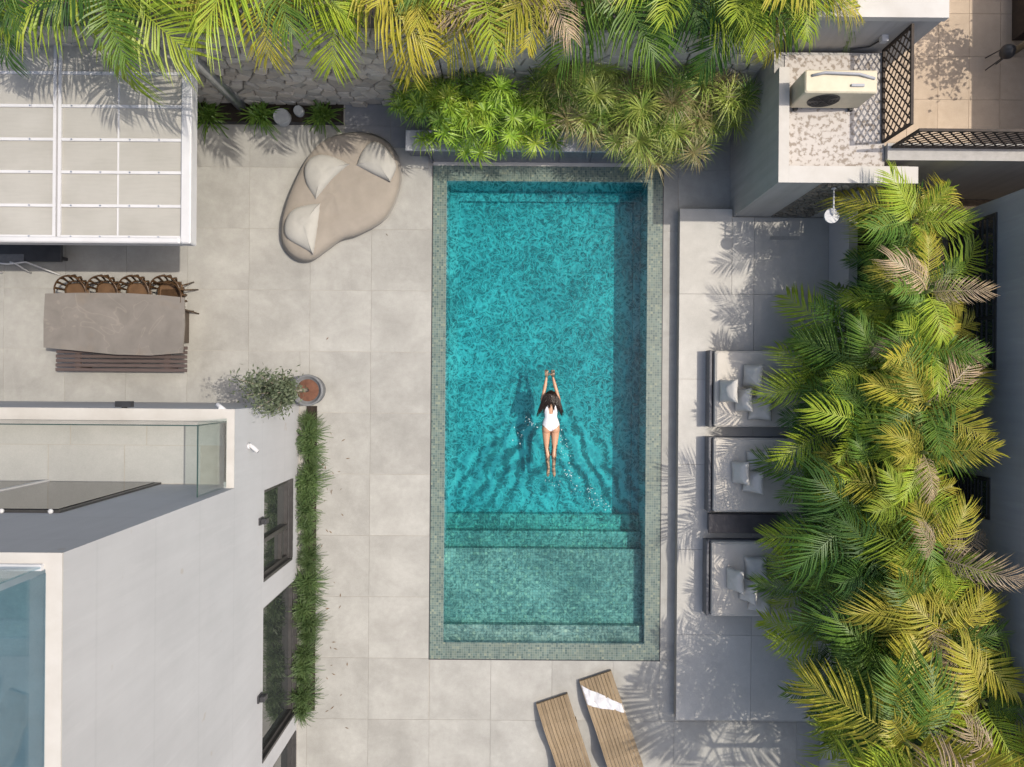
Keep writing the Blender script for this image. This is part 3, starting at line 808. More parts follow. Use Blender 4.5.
for x0 in (gX(118)-.018,vb[1][1]+.982):
    MB().box(x0,x0+.036,gy0+.103,gy1-.103,PZ-.10,PZ-.012).build('rafter',M_ALU,pg)
for y in pys:
    for (x0,x1) in ((vb[0][1]+.003,gx1-BW_-.003),(vb[1][1]+.003,vb[0][0]-.003),(gx0,vb[1][0]-.003)):
        o=MB().box(x0,x1,y-.024,y+.024,PZ-.06,PZ+.022).build('purlin',M_ALU,pg)
        for k in range(4):
            bx=x0+(k+.35)*(x1-x0)/4.1
            MB().tube([(bx,y,PZ+.0225),(bx,y,PZ+.034)],.014,6).build('bolt',M_GALV,o)
a=W(241,106,0)
MB().tube([(a.x,a.y,.02),(a.x,a.y,.06),(a.x,a.y,2.22)],[.10,.10,.10],12).build('post',M_GALV,pg,False)
for x in (-8.6,): 
    for y in (gy0+.5,gy1-.2): MB().box(x-.05,x+.05,y-.05,y+.05,0,PZ-.18).build('post',M_ALU,pg)

# ------------------------------------------------------------------ dining set
TZ=.75
def poly_px(pts, z): return [(W(x,y,z).x,W(x,y,z).y) for x,y in pts]
def m_marble():
    t=NT('veined_stone_top'); v=t.pos()
    c=t.mix((.165,.15,.132),(.225,.205,.182),t.ramp(t.noise(v,2.2,6,.65,.5),[(.3,0),(.7,1)]))
    c=t.mix(c,(.22,.165,.11),t.ramp(t.noise(v,1.3,3,.5),[(.58,0),(.8,.7)]))
    n=t.noise(v,.9,3,.5,.6); vein=t.ramp(t.math('ABSOLUTE',t.math('SUBTRACT',n,.5)),[(0,.16),(.005,0)])
    c=t.mix(c,(.50,.44,.37),vein); t.link(c,t.bsdf.inputs['Base Color']); t.bsdf.inputs['Roughness'].default_value=.35
    return t.m
M_TABLE=m_marble()
e=empty('dining_table',W(115,325,0),'brown veined stone dining table with bowed edges','table')
out=[(45,293.5),(80,292.7),(125,293),(160,295),(184,297.5),(184.5,325),(182.5,353),(150,355.5),(115,354.5),(75,350.5),(43.5,347.5),(43.5,320)]
P=poly_px(out,TZ)
MB().prism(P,TZ-.035,TZ).build('table_top',M_TABLE,e)
c0=W(60,322,TZ); c1=W(168,324,TZ)
M_LEGBR=pm('dark_bronze',(.05,.035,.026),(.08,.058,.042),6,.4,.05)
for c in (c0,c1): MB().box(c.x-.06,c.x+.06,c.y-.32,c.y+.32,.0,TZ-.036).build('leg',M_LEGBR,e)
MB().box(c0.x+.061,c1.x-.061,c0.y-.05,c0.y+.03,TZ-.12,TZ-.037).build('stretcher',M_LEGBR,e)
# bench
M_BENCH=pm('brown_bench_slats',(.075,.054,.05),(.11,.083,.076),3,.6,.15,50,stretch=(1,14,1))
e=empty('slatted_bench',W(120,362,0),'brown slatted bench tucked along the dining table','bench')
b0=W(55.5,371,.45); b1=W(187,352,.45); n=6; yb0=b0.y; yb1=b0.y+.52
for k in range(n):
    y=yb0+k*(yb1-yb0)/n
    MB().bbox(b0.x+R.uniform(-.01,.01),b1.x+R.uniform(-.01,.01),y,y+(yb1-yb0)/n-.025,.42,.45,.004).build('slat',M_BENCH,e)
for fx in (.16,.84):
    x=b0.x+(b1.x-b0.x)*fx
    MB().box(x-.05,x+.05,yb0+.03,yb1-.05,.37,.419).build('cross_rail',M_BENCH,e)
    for y in (yb0+.05,yb1-.12): MB().box(x-.035,x+.035,y,y+.06,0,.369).build('leg',M_BENCH,e)
# chairs
M_CHAIR=pm('bronze_wicker',(.045,.024,.011),(.09,.05,.022),14,.3,.2,50)
M_SEAT=pm('tan_seat',(.10,.055,.026),(.15,.085,.042),6,.6,.1)
def make_chair():
    e=empty('dining_chair',(0,0,0)); 
    MB().bbox(-.22,.22,-.24,.20,.42,.46,.02).build('seat',M_SEAT,e)
    # tub back: rail arc at z .72, from arm tips round the back (+Y)
    def arc(r,z,t0,t1,n,dy=0): return [(r*math.cos(t0+(t1-t0)*k/n), dy+r*1.0*math.sin(t0+(t1-t0)*k/n), z+ (.07*math.sin(max(0,t0+(t1-t0)*k/n)) )) for k in range(n+1)]
    MB().tube([(.30,-.26,.66)]+arc(.30,.67,0,PI,14)+[(-.30,-.26,.66)],.016,8).build('top_rail',M_CHAIR,e,True)
    MB().tube([(.24,-.2,.44)]+arc(.235,.44,0,PI,12)+[(-.24,-.2,.44)],.014,8).build('seat_rail',M_CHAIR,e,True)
    for k in range(8):
        t=PI*(.10+.8*k/7)
        MB().tube([(.235*math.cos(t),.235*math.sin(t),.45),(.33*math.cos(t),.33*math.sin(t),.60),(.30*math.cos(t),.30*math.sin(t),.67+.07*math.sin(t))],[.014,.026,.016],6).build('spindle',M_CHAIR,e,True)
    for sx in (-1,1):
        MB().tube([(sx*.30,-.26,.66),(sx*.29,-.30,.30),(sx*.27,-.28,0)],.014,8).build('leg',M_CHAIR,e,True)
        MB().tube([(sx*.18,.16,.43),(sx*.24,.30,.0)],.014,8).build('leg',M_CHAIR,e,True)
    return e
ch=make_chair()
cl=['bronze wicker dining chair at the far left end of the table row','bronze wicker dining chair second from the left along the table','bronze wicker dining chair third from the left along the table','bronze wicker dining chair fourth from the left, by the table corner','bronze wicker dining chair at the short end of the table, facing left']
for k in range(5):
    o=ch if k==0 else copy_tree(ch)
    if k<4: 
        p=W(72.5+31.3*k,291,.6); o.location=(p.x,p.y-.03,0); o.rotation_euler=(0,0,rad([3,-2,2,-3][k]))
    else:
        p=W(169,294,.5); o.location=(p.x+.05,p.y-.10,0); o.rotation_euler=(0,0,rad(-88))
    tag(o,cl[k],'chair','bronze dining chairs')

# lounge pieces in the pergola's shade
q=W(62,262,.3)
e=empty('low_table',(q.x-.6,q.y+.3,0),'black low lounge table half hidden under the pergola edge','table')
MB().bbox(q.x-1.9,q.x,q.y,q.y+.9,.28,.33,.01).build('table_top',M_DARKMETAL,e)
for x in (q.x-1.8,q.x-.1):
    for y in (q.y+.1,q.y+.8): MB().box(x-.03,x+.03,y-.03,y+.03,0,.279).build('leg',M_DARKMETAL,e)
q=W(30,268,.3)
e=empty('sling_chair',(q.x,q.y,0),'white tubular lounge chair frame in the pergola shade','lounge chair')
MB().tube([W(60,275,.03),W(26,262,.36),W(8,264,.34),W(-14,262,.36)],.016,8).build('side_frame',M_ALU,e,True)
MB().tube([W(31,273,.03),W(16,264,.36),W(10,262,.36)],.016,8).build('front_leg',M_ALU,e,True)
MB().tube([W(2,273,.03),W(-18,263,.36)],.016,8).build('rear_leg',M_ALU,e,True)
M_SLING=pm('grey_sling',(.10,.105,.115),(.14,.145,.155),12,.8,.2)
MB().add([W(24,262.5,.35),W(-14,263,.35),W(-14,250,.32),W(24,250,.32)],[(0,1,2,3)]).build('sling',M_SLING,e)

# ------------------------------------------------------------------ cushions
def spline(pts,n):
    out=[]; N=len(pts)
    for i in range(N):
        p0,p1,p2,p3=[Vector((*pts[(i+k-1)%N],0)) for k in range(4)]
        for k in range(n):
            t=k/n; out.append(.5*((2*p1)+(-p0+p2)*t+(2*p0-5*p1+4*p2-p3)*t*t+(-p0+3*p1-3*p2+p3)*t**3))
    return out
def puff(outline, z0, h, power=.5, rings=9, wr=.0, seed=0, flatbottom=True, ws=5., sink=.25):
    c=sum(outline,Vector())/len(outline); n=len(outline); mb=MB(); vs=[]
    def zt(r): return h*(max(0,1-r**2.4))**power
    for k in range(rings+1):
        r=k/rings
        for i,p in enumerate(outline):
            q=c.lerp(p,r); z=zt(r)
            nz=noise.noise(Vector((q.x*ws,q.y*ws,seed*3.1)))*wr+noise.noise(Vector((q.x*ws*2.6,q.y*ws*2.6,seed*5.7)))*wr*.5
            vs.append((q.x,q.y,z0+h*sink+(z*(1-sink)+nz*(.3+.7*(1-r**3)))))
    for k in range(rings-1,-1,-1):
        r=k/rings
        for p in outline:
            q=c.lerp(p,r*.97); vs.append((q.x,q.y,z0+h*sink*(r**6)))
    fs=[]
    tot=2*rings+1
    for k in range(tot-1):
        for i in range(n):
            j=(i+1)%n; fs.append((k*n+i,k*n+j,(k+1)*n+j,(k+1)*n+i))
    return mb.add(vs,fs)
def m_fabric(name,a,b_,rough=.85):
    t=NT(name); v=t.pos()
    c=t.mix(a,b_,t.ramp(t.noise(v,3.5,5,.6),[(.3,0),(.7,1)])); t.link(c,t.bsdf.inputs['Base Color']); t.bsdf.inputs['Roughness'].default_value=rough
    t.bsdf.inputs['Sheen Weight'].default_value=.15
    hh=t.math('ADD',t.noise(v,9,4,.6),t.math('MULTIPLY',t.noise(v,120,2,.5),.25)); t.bump(hh,.25,.02); return t.m
M_BAG=m_fabric('taupe_outdoor_fabric',(.265,.235,.197),(.305,.27,.228))
M_PILLOW=m_fabric('light_grey_fabric',(.36,.35,.32),(.41,.40,.365))
bag=[(322,139),(342,131.5),(368,131),(388,141),(399,160),(400,186),(386,217),(359,234),(341,239.5),(326,250),(310,260.5),(294,259),(281,245),(280,222),(287,196),(298,171),(309,152)]
BO=spline(poly_px(bag,.22),4)
bb=puff(BO,.0,.38,.30,16,.022,1,sink=.3).build('bean_bag_lounger',M_BAG,None,True)
tag(bb,'large taupe kidney shaped bean bag lounger on the paving','bean bag')
for k,(pts,lab,z) in enumerate((([(350,162),(350,162.2),(333,177),(314,200),(313.8,200),(304,185),(301,168),(307,156),(320,151),(336,155)],'pale grey floor pillow in the middle of the bean bag lounger',.40),
    ([(321,200),(321,200.3),(318,225),(312,254),(311.7,254),(297,246),(282,236),(282,220),(289,208),(304,202)],'pale grey floor pillow at the lower narrow end of the bean bag',.38),
    ([(354,164),(354,163.8),(359,150),(369,138.5),(380,140),(390,150),(397,163),(394,173),(390,181),(389.7,181),(373,174)],'pale grey floor pillow at the upper right corner of the bean bag',.40))):
    o=puff(spline(poly_px(pts,z+.06),4),z-.12,.21,.5,12,.016,k+4,ws=12,sink=.22).build('floor_pillow',M_PILLOW,None,True)
    wd_=o.modifiers.new('w','WELD'); wd_.merge_threshold=.002
    sm_=o.modifiers.new('s','SMOOTH'); sm_.factor=.5; sm_.iterations=8
    tag(o,lab,'pillow','pillows on the bean bag')

# ------------------------------------------------------------------ daybeds on the deck
M_DBFRAME=pm('grey_wicker_frame',(.11,.11,.12),(.16,.16,.17),20,.65,.3,90)
M_MATT=m_fabric('beige_mattress',(.54,.50,.44),(.60,.56,.495))
M_CUSH=m_fabric('grey_cushion',(.52,.505,.47),(.58,.565,.53))
def cushion(cx,cy_,z,w_,h_,rot,tilt,seed,label):
    pts=[]
    for (sx,sy) in ((1,1),(-1,1),(-1,-1),(1,-1)):
        pts.append((sx*w_/2,sy*h_/2))
        nx,ny={(1,1):(0,.455),(-1,1):(-.455,0),(-1,-1):(0,-.455),(1,-1):(.455,0)}[(sx,sy)]
        pts.append((nx*w_,ny*h_))
    ol=[Vector((p[0],p[1],0)) for p in pts]; 
    dense=[]
    for i in range(len(ol)):
        for k in range(4): dense.append(ol[i].lerp(ol[(i+1)%len(ol)],k/4))
    mb=puff(dense,0,.17,.55,7,.014,seed,ws=11,sink=.4)
    M=Matrix.Translation((cx,cy_,z))@Euler((0,rad(tilt),rad(rot))).to_matrix().to_4x4()
    mb.v=[tuple(M@Vector(v)) for v in mb.v]
    o=mb.build('cushion',M_CUSH,None,True); tag(o,label,'cushion','grey cushions on the daybeds'); return o
dnames=['nearest the outdoor shower','in the middle of the three','furthest from the shower']
cpos=[[(733,391,62,0),(748,400,66,4),(757,376,58,-3),(764,409,40,-2),(770,388,0,3)],[(745,473,66,3),(757,482,50,-3),(762,463,40,2)],[(740,581,66,2),(753,592,64,-3),(760,570,40,3),(764,603,30,-8)]]
ords=['nearest the pool','second from the pool','third from the pool','fourth from the pool','furthest from the pool']
for k,(y0,y1,x0) in enumerate(((350,427,697.5),(437,512,696.5),(541,616,694.5))):
    a=W(x0+7.5,y1,DZ); top=W(x0,y0,.55).y; bot=W(x0,y1,.55).y
    e=empty('daybed',(a.x+1,(top+bot)/2,DZ),'grey framed square daybed with beige mattress, '+dnames[k],'daybed','daybeds under the palms')
    X0=a.x; X1=X0+1.9
    MB().bbox(X0,X0+.05,bot,top,DZ+.02,.53,.008).build('frame_rail',M_DBFRAME,e)
    MB().bbox(X1-.05,X1,bot,top,DZ+.02,.80,.008).build('back_panel',M_DBFRAME,e)
    MB().bbox(X0+.052,X1-.052,top-.05,top,DZ+.02,.44,.008).build('frame_rail',M_DBFRAME,e)
    MB().bbox(X0+.052,X1-.052,bot,bot+.05,DZ+.02,.44,.008).build('frame_rail',M_DBFRAME,e)
    MB().box(X0+.052,X1-.052,bot+.052,top-.052,DZ+.04,.4395).build('base',M_DARKMETAL,e)
    for (lx,ly) in ((X0+.06,bot+.06),(X0+.06,top-.06),(X1-.06,bot+.06),(X1-.06,top-.06)): MB().box(lx-.03,lx+.03,ly-.03,ly+.03,DZ,DZ+.06).build('leg',M_DARKMETAL,e)
    mt=MB().bbox(X0+.09,X1-.06,bot+.012,top-.012,.4425,.60,.035).build('mattress',M_MATT,e)
    for xx in (X0+.105,): MB().tube([(xx,bot+.10,.575),(xx,top-.10,.575)],.010,6).build('piping',M_MATT,mt)
    for j,(cx,cy_,tl,ro) in enumerate(cpos[k]):
        p=W(cx,cy_,.85)
        up=tl>45
        cushion(p.x,p.y,.60+(.17 if up else .04),.44,.44,ro,-tl if up else -12,k*7+j,'grey cushion '+ords[min(j,4)]+' on the daybed '+dnames[k])
a=W(699,532,DZ); y1=W(699,514,.5).y; y0=W(699,533,.5).y
e=empty('side_table',(a.x+.7,a.y,DZ),'dark low side table between two daybeds','side table')
MB().bbox(a.x+.12,a.x+1.5,y0,y1,.44,.49,.008).build('table_top',pm('dark_slate_top',(.055,.05,.055),(.08,.075,.08),4,.3,.05),e)
MB().box(a.x+.16,a.x+.22,y0+.03,y1-.03,DZ,.439).build('end_panel',M_DBFRAME,e)
MB().box(a.x+1.4,a.x+1.46,y0+.03,y1-.03,DZ,.439).build('end_panel',M_DBFRAME,e)

# ------------------------------------------------------------------ teak sun loungers
M_TEAK=pm('teak_slats',(.215,.155,.09),(.30,.225,.14),2.5,.65,.2,60,world=False,stretch=(12,1,1),rnd=.25)
M_TOWEL=m_fabric('white_towel',(.60,.60,.63),(.66,.66,.68))
PROF=[(0,.10),(.2,.19),(.45,.27),(.7,.27),(.95,.21),(1.2,.26),(1.5,.40),(1.75,.36),(2.0,.2)]
def prof(s):
    for i in range(len(PROF)-1):
        a,c=PROF[i],PROF[i+1]
        if s<=c[0]:
            t=(s-a[0])/(c[0]-a[0]); t=t*t*(3-2*t)*.4+t*.6; return a[1]+(c[1]-a[1])*t
    return PROF[-1][1]
def lounger(p_l,p_r,ang,label):
    a=W(*p_l,.12); b_=W(*p_r,.12); mid=(a+b_)/2
    e=empty('sun_lounger',(mid.x,mid.y,0),label,'sun lounger','teak sun loungers'); e.rotation_euler=(0,0,rad(ang))
    ORG[e.name]=Vector((0,0,0))
    wd=(b_-a).length; n=9; sw_=wd/n
    S=[k*.1 for k in range(21)]
    for k in range(n):
        x0=-wd/2+k*sw_+.004; x1=-wd/2+(k+1)*sw_-.004
        mb=MB(); vs=[]
        for s in S:
            z=prof(s); vs+=[(x0,-s,z),(x1,-s,z),(x1,-s,z-.025),(x0,-s,z-.025)]
        fs=[(3,2,1,0)]
        for i in range(len(S)-1):
            for j in range(4): fs.append((i*4+j,i*4+(j+1)%4,i*4+4+(j+1)%4,i*4+4+j))
        fs.append(tuple(range(len(vs)-4,len(vs))))
        mb.add(vs,fs).build('slat',M_TEAK,e)
    for sx in (-1,1):
        mb=MB(); vs=[]
        xa,xb=(wd/2-.001,wd/2+.025) if sx>0 else (-wd/2-.025,-wd/2+.001)
        for s in S:
            z=prof(s); vs+=[(xa,-s,z-.004),(xb,-s,z-.004),(xb,-s,z-.09),(xa,-s,z-.09)]
        fs=[(3,2,1,0)]
        for i in range(len(S)-1):
            for j in range(4): fs.append((i*4+j,i*4+(j+1)%4,i*4+4+(j+1)%4,i*4+4+j))
        mb.add(vs,fs).build('side_rail',M_TEAK,e)
        for s in (.55,1.85): MB().box(sx*wd/2-.03,sx*wd/2+.03,-s-.03,-s+.03,0,prof(s)-.04).build('leg',M_TEAK,e)
    for s in (.02,.5,1.0,1.5,1.97): MB().box(-wd/2,wd/2,-s-.02,-s+.02,prof(s)-.055,prof(s)-.027).build('cross_bar',M_TEAK,e)
    return e,wd
l1,_=lounger((537.5,704.5),(566.5,695),19,'empty teak slatted sun lounger at the foot of the pool')
l2,wd2=lounger((580.5,681),(610.5,672.5),19,'teak slatted sun lounger with a white towel laid across it')
# towel: draped strip across the second lounger
mb=MB(); nu,nv=40,22; vs=[]
for i in range(nu+1):
    u=i/nu
    for j in range(nv+1):
        v=j/nv
        x=-wd2/2-.02+u*(wd2+.05)
        s=.05+u*.55+v*(.36-.17*u)+.012*math.sin(9*u+5*v)
        z=prof(s)+.014+.022*noise.noise(Vector((x*9,s*9,2)))+.014*noise.noise(Vector((x*22,s*12,5)))
        if u>.97 or u<.02: z-=.03
        vs.append((x,-s,z))
fs=[(i*(nv+1)+j,(i+1)*(nv+1)+j,(i+1)*(nv+1)+j+1,i*(nv+1)+j+1) for i in range(nu) for j in range(nv)]
mb.add(vs,fs); Mx=Matrix.Translation(l2.location)@Euler((0,0,l2.rotation_euler.z)).to_matrix().to_4x4()
mb.v=[tuple(Mx@Vector(v)) for v in mb.v]
o=mb.build('towel',M_TOWEL,None,True); tag(o,'crumpled white towel draped across the sun lounger','towel')
so=o.modifiers.new('t','SOLIDIFY'); so.thickness=.008; so.offset=1

# ------------------------------------------------------------------ small garden things by the wall
M_CONC=pm('pale_concrete',(.36,.37,.37),(.48,.49,.48),9,.7,.3,40)
for (px,py,r,h,lab) in ((281,116,.165,.18,'larger round pale concrete garden stump between the strappy plants'),(298,110,.10,.16,'smaller round pale concrete garden stump beside the larger one')):
    p=W(px,py,h)
    o=MB().lathe([(r*.9,0),(r,.05),(r*1.0,h-.04),(r*.93,h),(r*.9,h),(r*.86,h-.008)],20,(p.x,p.y,0)).build('garden_stump',M_CONC,None)
    tag(o,lab,'stump','concrete garden stumps')

# ------------------------------------------------------------------ palms
def frond_mesh(seed, droop, nl, wleaf, spread, curl, side=0.0, vee=.35):
    rg=random.Random(seed); mb=MB()
    def rp(t):
        a=droop*t
        return Vector(((t-.10*droop*t**3), side*t*t, .10*t-.5*droop*t**2.2))
    N=9
    mb.tube([rp(k/N) for k in range(N+1)],[.0115*(1-.86*k/N) for k in range(N+1)],4)
    for sd in (-1,1):
        for k in range(nl):
            t=.13+.87*(k+rg.uniform(.1,.9))/nl
            p=rp(t); d=(rp(min(1,t+.02))-rp(t-.02)).normalized()
            lat=Vector((-d.y,d.x,0)).normalized()*sd; up=d.cross(lat)*(1 if sd<0 else -1); up=up if up.z>0 else -up
            prof_=(math.sin(PI*min(1,max(0,.20+.66*t)))**.8)
            L=spread*prof_*rg.uniform(.82,1.08)
            al=rad(74-46*t**1.3+rg.uniform(-7,7))
            dr=(d*math.cos(al)+lat*math.sin(al)+up*(vee*(1-t*.6)+rg.uniform(-.12,.12))).normalized()
            w_=wleaf*rg.uniform(.8,1.15)*(.7+.5*prof_)
            wv=dr.cross(up).normalized()*w_*.5
            m=p+dr*L*.52+Vector((0,0,-curl*L*.12)); tip=p+dr*L*.96+Vector((0,0,-curl*L*rg.uniform(.35,.75)))
            fold=up*w_*.22
            mb.add([p-wv*.45,p+wv*.45,m+wv+fold,m-wv+fold,tip,m-fold],[(0,5,3),(0,1,5),(1,2,5),(3,5,4),(5,2,4)])
    return mb.mesh('frond')
FR=[frond_mesh(1,.45,30,.020,.45,.7),frond_mesh(2,.8,30,.020,.47,.9,.08),frond_mesh(3,1.1,29,.021,.47,1.1,-.1),frond_mesh(4,.6,32,.019,.43,.6,.14,.5),frond_mesh(5,.9,28,.018,.52,1.3,-.08,.2),frond_mesh(6,.3,29,.022,.41,.5,0,.55),frond_mesh(7,1.0,30,.019,.49,1.0,.2,.3),frond_mesh(8,.7,31,.021,.44,.8,-.16,.1)]
FRD=[frond_mesh(11,.9,34,.013,.36,1.2,.1,.2),frond_mesh(12,.6,34,.012,.34,1.0,-.1,.3)]
def trunk_mb(p0,p1,r0,r1):
    mb=MB(); n=9; pts=[];rs=[]
    p0=Vector(p0);p1=Vector(p1)
    for k in range(n*2+1):
        t=k/(2*n); q=p0.lerp(p1,t); b_=math.sin(PI*t)*.06; pts.append(q+Vector((b_*(p0.x-p1.x)*.8,b_*(p0.y-p1.y)*.8,0)))
        rs.append((r0+(r1-r0)*t)*(1.0 if k%2 else 1.10))
    return mb.tube(pts,rs,8)
PAL={'green':[(L_DEEP,.40),(L_GREEN,.42),(L_LIME,.18)],
     'lime':[(L_GREEN,.42),(L_LIME,.38),(L_DEEP,.14),(L_YEL,.06)],
     'yellow':[(L_LIME,.36),(L_YEL,.38),(L_GREEN,.16),(L_DRY,.10)],
     'dry':[(L_DRY,.32),(L_YEL,.38),(L_LIME,.20),(L_GREEN,.10)],
     'deep':[(L_DEEP,.7),(L_GREEN,.3)]}
def pick(rg,pal):
    x=rg.random(); 
    for m,wt in pal:
        x-=wt
        if x<=0: return m
    return pal[0][0]
def palm(c, base, nf, L, pal, label, seed, group, name='palm_tree', az=None, arc=2*PI, pitch=(-14,52), azs=None):
    rg=random.Random(seed)
    e=empty(name,base,label,'palm',group)
    trunk_mb(base,(c.x,c.y,c.z-.12),.07,.04).build('trunk',M_TRUNK,e,True)
    b0=Vector(base)
    cs=MB().tube([c-b0+Vector((0,0,-.30)),c-b0+Vector((0,0,-.1)),c-b0+Vector((0,0,.16))],[.045,.055,.02],8); cs.v=[tuple(v) for v in cs.v]
    put(cs.mesh('crownshaft',True),'crownshaft',M_STEM,e)
    for k in range(nf):
        u=(k+.5)/nf
        a=(az if az is not None else 0)+((k*2.39996)%(2*PI))/(2*PI)*arc-(arc/2 if az is not None else 0)+rg.uniform(-.2,.2)
        if azs: a=azs[k%len(azs)]+rg.uniform(-.12,.12)
        pt=rad(pitch[0]+(pitch[1]-pitch[0])*(1-u)**1.0+rg.uniform(-9,9))
        l=L*rg.choice([.75,.9,1.0,1.1,1.35])*rg.uniform(.92,1.08)*(.85+.2*u)
        mat=pick(rg,PAL[pal])
        me=rg.choice(FRD) if mat is L_DRY else rg.choice(FR)
        M=Matrix.Translation(c-b0)@Matrix.Rotation(a,4,'Z')@Matrix.Rotation(-pt,4,'Y')@Matrix.Rotation(rg.uniform(-.35,.35),4,'X')@Matrix.Diagonal((l,l*rg.uniform(.9,1.15),l,1))
        put(me,'frond',mat,e,M)
    return e
words=['first','second','third','fourth','fifth','sixth','seventh','eighth','ninth','tenth','eleventh','twelfth','thirteenth','fourteenth','fifteenth','sixteenth','seventeenth','eighteenth','nineteenth','twentieth','twenty-first']
SOILZ=.98
rows_={
 'front':[(884,262,1.7,'lime',.6),(846,334,1.6,'green',.95),(820,384,1.5,'lime',.8),(834,428,1.6,'green',.88),(822,478,1.5,'lime',.8),(826,532,1.6,'green',.95),(808,580,1.5,'lime',.75),(824,640,1.6,'green',.95),(826,686,1.5,'green',.75),(858,744,1.7,'yellow',.8)],
 'middle':[(890,226,2.2,'lime',.75),(892,308,2.2,'lime',.75),(872,368,2.35,'lime',1.0),(864,418,2.35,'lime',1.0),(872,468,2.4,'lime',1.0),(856,518,2.35,'green',1.05),(876,560,2.45,'lime',1.0),(862,606,2.35,'green',1.05),(876,656,2.4,'green',1.0),(862,704,2.3,'lime',.9),(905,742,3.5,'yellow',1.3)],
 'back':[(912,222,2.6,'yellow',.85),(926,292,2.9,'dry',.95),(925,348,2.8,'yellow',.9),(924,404,2.9,'yellow',.95),(922,452,2.9,'yellow',.9),(905,500,2.8,'yellow',.9),(932,555,3.0,'dry',1.0),(916,604,2.9,'yellow',.95),(945,635,3.0,'dry',.95),(915,680,2.7,'green',.95),(980,700,3.1,'lime',1.0),(985,770,3.2,'dry',1.1)]}
desc={'green':'green','lime':'light green','yellow':'yellow green','dry':'yellowing'}
sd=100
for row,lst in rows_.items():
    for k,(px,py,z,pal,L) in enumerate(lst):
        c=W(px,py,z)
        bx=min(max(c.x+.5,6.45),7.55); base=(bx,c.y+R.uniform(-.1,.1),SOILZ)
        where={'front':'leaning over the deck','middle':'in the middle of the palm bed','back':'beside the grey house wall'}[row]
        palm(c,base,{'front':10,'middle':12,'back':12}[row],L,pal,f'{desc[pal]} palm {where}, {words[k]} down from the shower end',sd,'palms in the bed beside the deck',pitch=(-20,38) if row=='front' else (-14,52)); sd+=1
c=Vector((6.75,-7.0,4.5))
palm(c,(7.2,-7.1,SOILZ),9,1.75,'yellow','tallest palm at the lower right corner, its long fronds reaching in from the edge',sd,'palms in the bed beside the deck',azs=[PI*.92,PI*1.02,PI*.8,PI*.55,PI*.68,PI*.3,0,-1.0,-2.2],pitch=(-10,30)); sd+=1
# low ferny palms filling the bed
for k in range(9):
    py=330+k*50; z=1.5+.15*(k%3); c=W(868+22*(k%2),py,z); c.x=min(max(c.x,6.5),7.5)
    palm(c,(c.x,c.y,SOILZ),9,.95,'deep',f'low dark green palm under the taller palms, {words[k]} down from the shower end',sd,'low palms under the canopy',name='young_palm'); sd+=1
# palms behind the stone wall
top=[(12,-26,4.0,'green',1.05),(108,-22,4.2,'lime',1.45),(190,-44,3.9,'yellow',1.15),(268,-38,4.2,'lime',1.3),(345,-34,3.9,'yellow',1.2),(415,-32,3.8,'dry',1.15),(480,-24,3.8,'yellow',1.25),(545,-20,3.7,'dry',1.3),(612,-26,3.6,'green',1.2),(680,-20,3.6,'green',1.2),(738,-14,3.6,'lime',1.2),(800,-14,3.6,'yellow',1.05)]
for k,(px,py,z,pal,L) in enumerate(top):
    c=W(px,py,z)
    palm(c,(c.x+R.uniform(-.1,.1),max(6.15,c.y+.25),-.06),11,L,pal,f'{desc[pal]} palm behind the stone wall, {words[k]} from the left',sd,'palms behind the stone wall',az=-PI/2,arc=1.75*PI,pitch=(-18,60)); sd+=1

# ------------------------------------------------------------------ papyrus and lady palms at the pool head
def umbel_mesh(seed,n,w_,dr,flat):
    rg=random.Random(seed); mb=MB()
    for k in range(n):
        a=2*PI*k/n+rg.uniform(-.1,.1); el=rg.uniform(-.15,.9)*flat; L=rg.uniform(.75,1.05)
        d=Vector((math.cos(a)*math.cos(el),math.sin(a)*math.cos(el),math.sin(el))); s=Vector((-d.y,d.x,0)).normalized()*w_*.5
        m=d*L*.5+Vector((0,0,.02)); t=d*L+Vector((0,0,-dr*L*rg.uniform(.5,1.2)))
        mb.add([-s*.4,s*.4,m+s,m-s,t],[(0,1,2,3),(3,2,4)])
    return mb.mesh('leaf_head')
UM=[umbel_mesh(k,64,.028,.35,1.0) for k in range(3)]
UL=[umbel_mesh(k+9,34,.055,.5,.9) for k in range(4)]
def clump(px,py,kind,label,seed,group,nh=7,sp=.34,r=.42,zt=1.7):
    rg=random.Random(seed); c0=W(px,py,zt); bx,by=c0.x,min(max(c0.y,4.95),5.45)
    e=empty('papyrus_clump' if kind=='p' else 'lady_palm',(bx,by,.55),label,'plant',group)
    for k in range(nh):
        a=k*2.4+rg.uniform(-.3,.3); rr=sp*math.sqrt((k+.3)/nh)
        c=Vector((c0.x-bx+rr*math.cos(a)*1.25,c0.y-by+rr*math.sin(a),zt-.55+rg.uniform(-.6,.25)-.5*rr))
        s=MB().tube([(rg.uniform(-.06,.06),rg.uniform(-.06,.06),0),(c.x*.4,c.y*.4,c.z*.55),tuple(c)],[.011,.010,.006],5)
        put(s.mesh('stem',True),'stem',M_STEM,e)
        m=(rg.choice([L_PAP,L_PAP,L_GREEN,L_PAPD]) if kind=='p' else rg.choice([L_LADY,L_GREEN,L_LADY,L_LIME]))
        q=r*rg.uniform(.8,1.15)
        M=Matrix.Translation(c)@Matrix.Rotation(rg.uniform(0,6),4,'Z')@Matrix.Rotation(rg.uniform(-.4,.4),4,'X')@Matrix.Rotation(rg.uniform(-.4,.4),4,'Y')@Matrix.Diagonal((q,q,q,1))
        put(rg.choice(UM if kind=='p' else UL),'leaf_head',m,e,M)
    return e
lp=[(418,92,1.5),(440,112,1.6),(462,88,2.0),(470,125,1.6),(500,105,1.9),(530,118,1.7)]
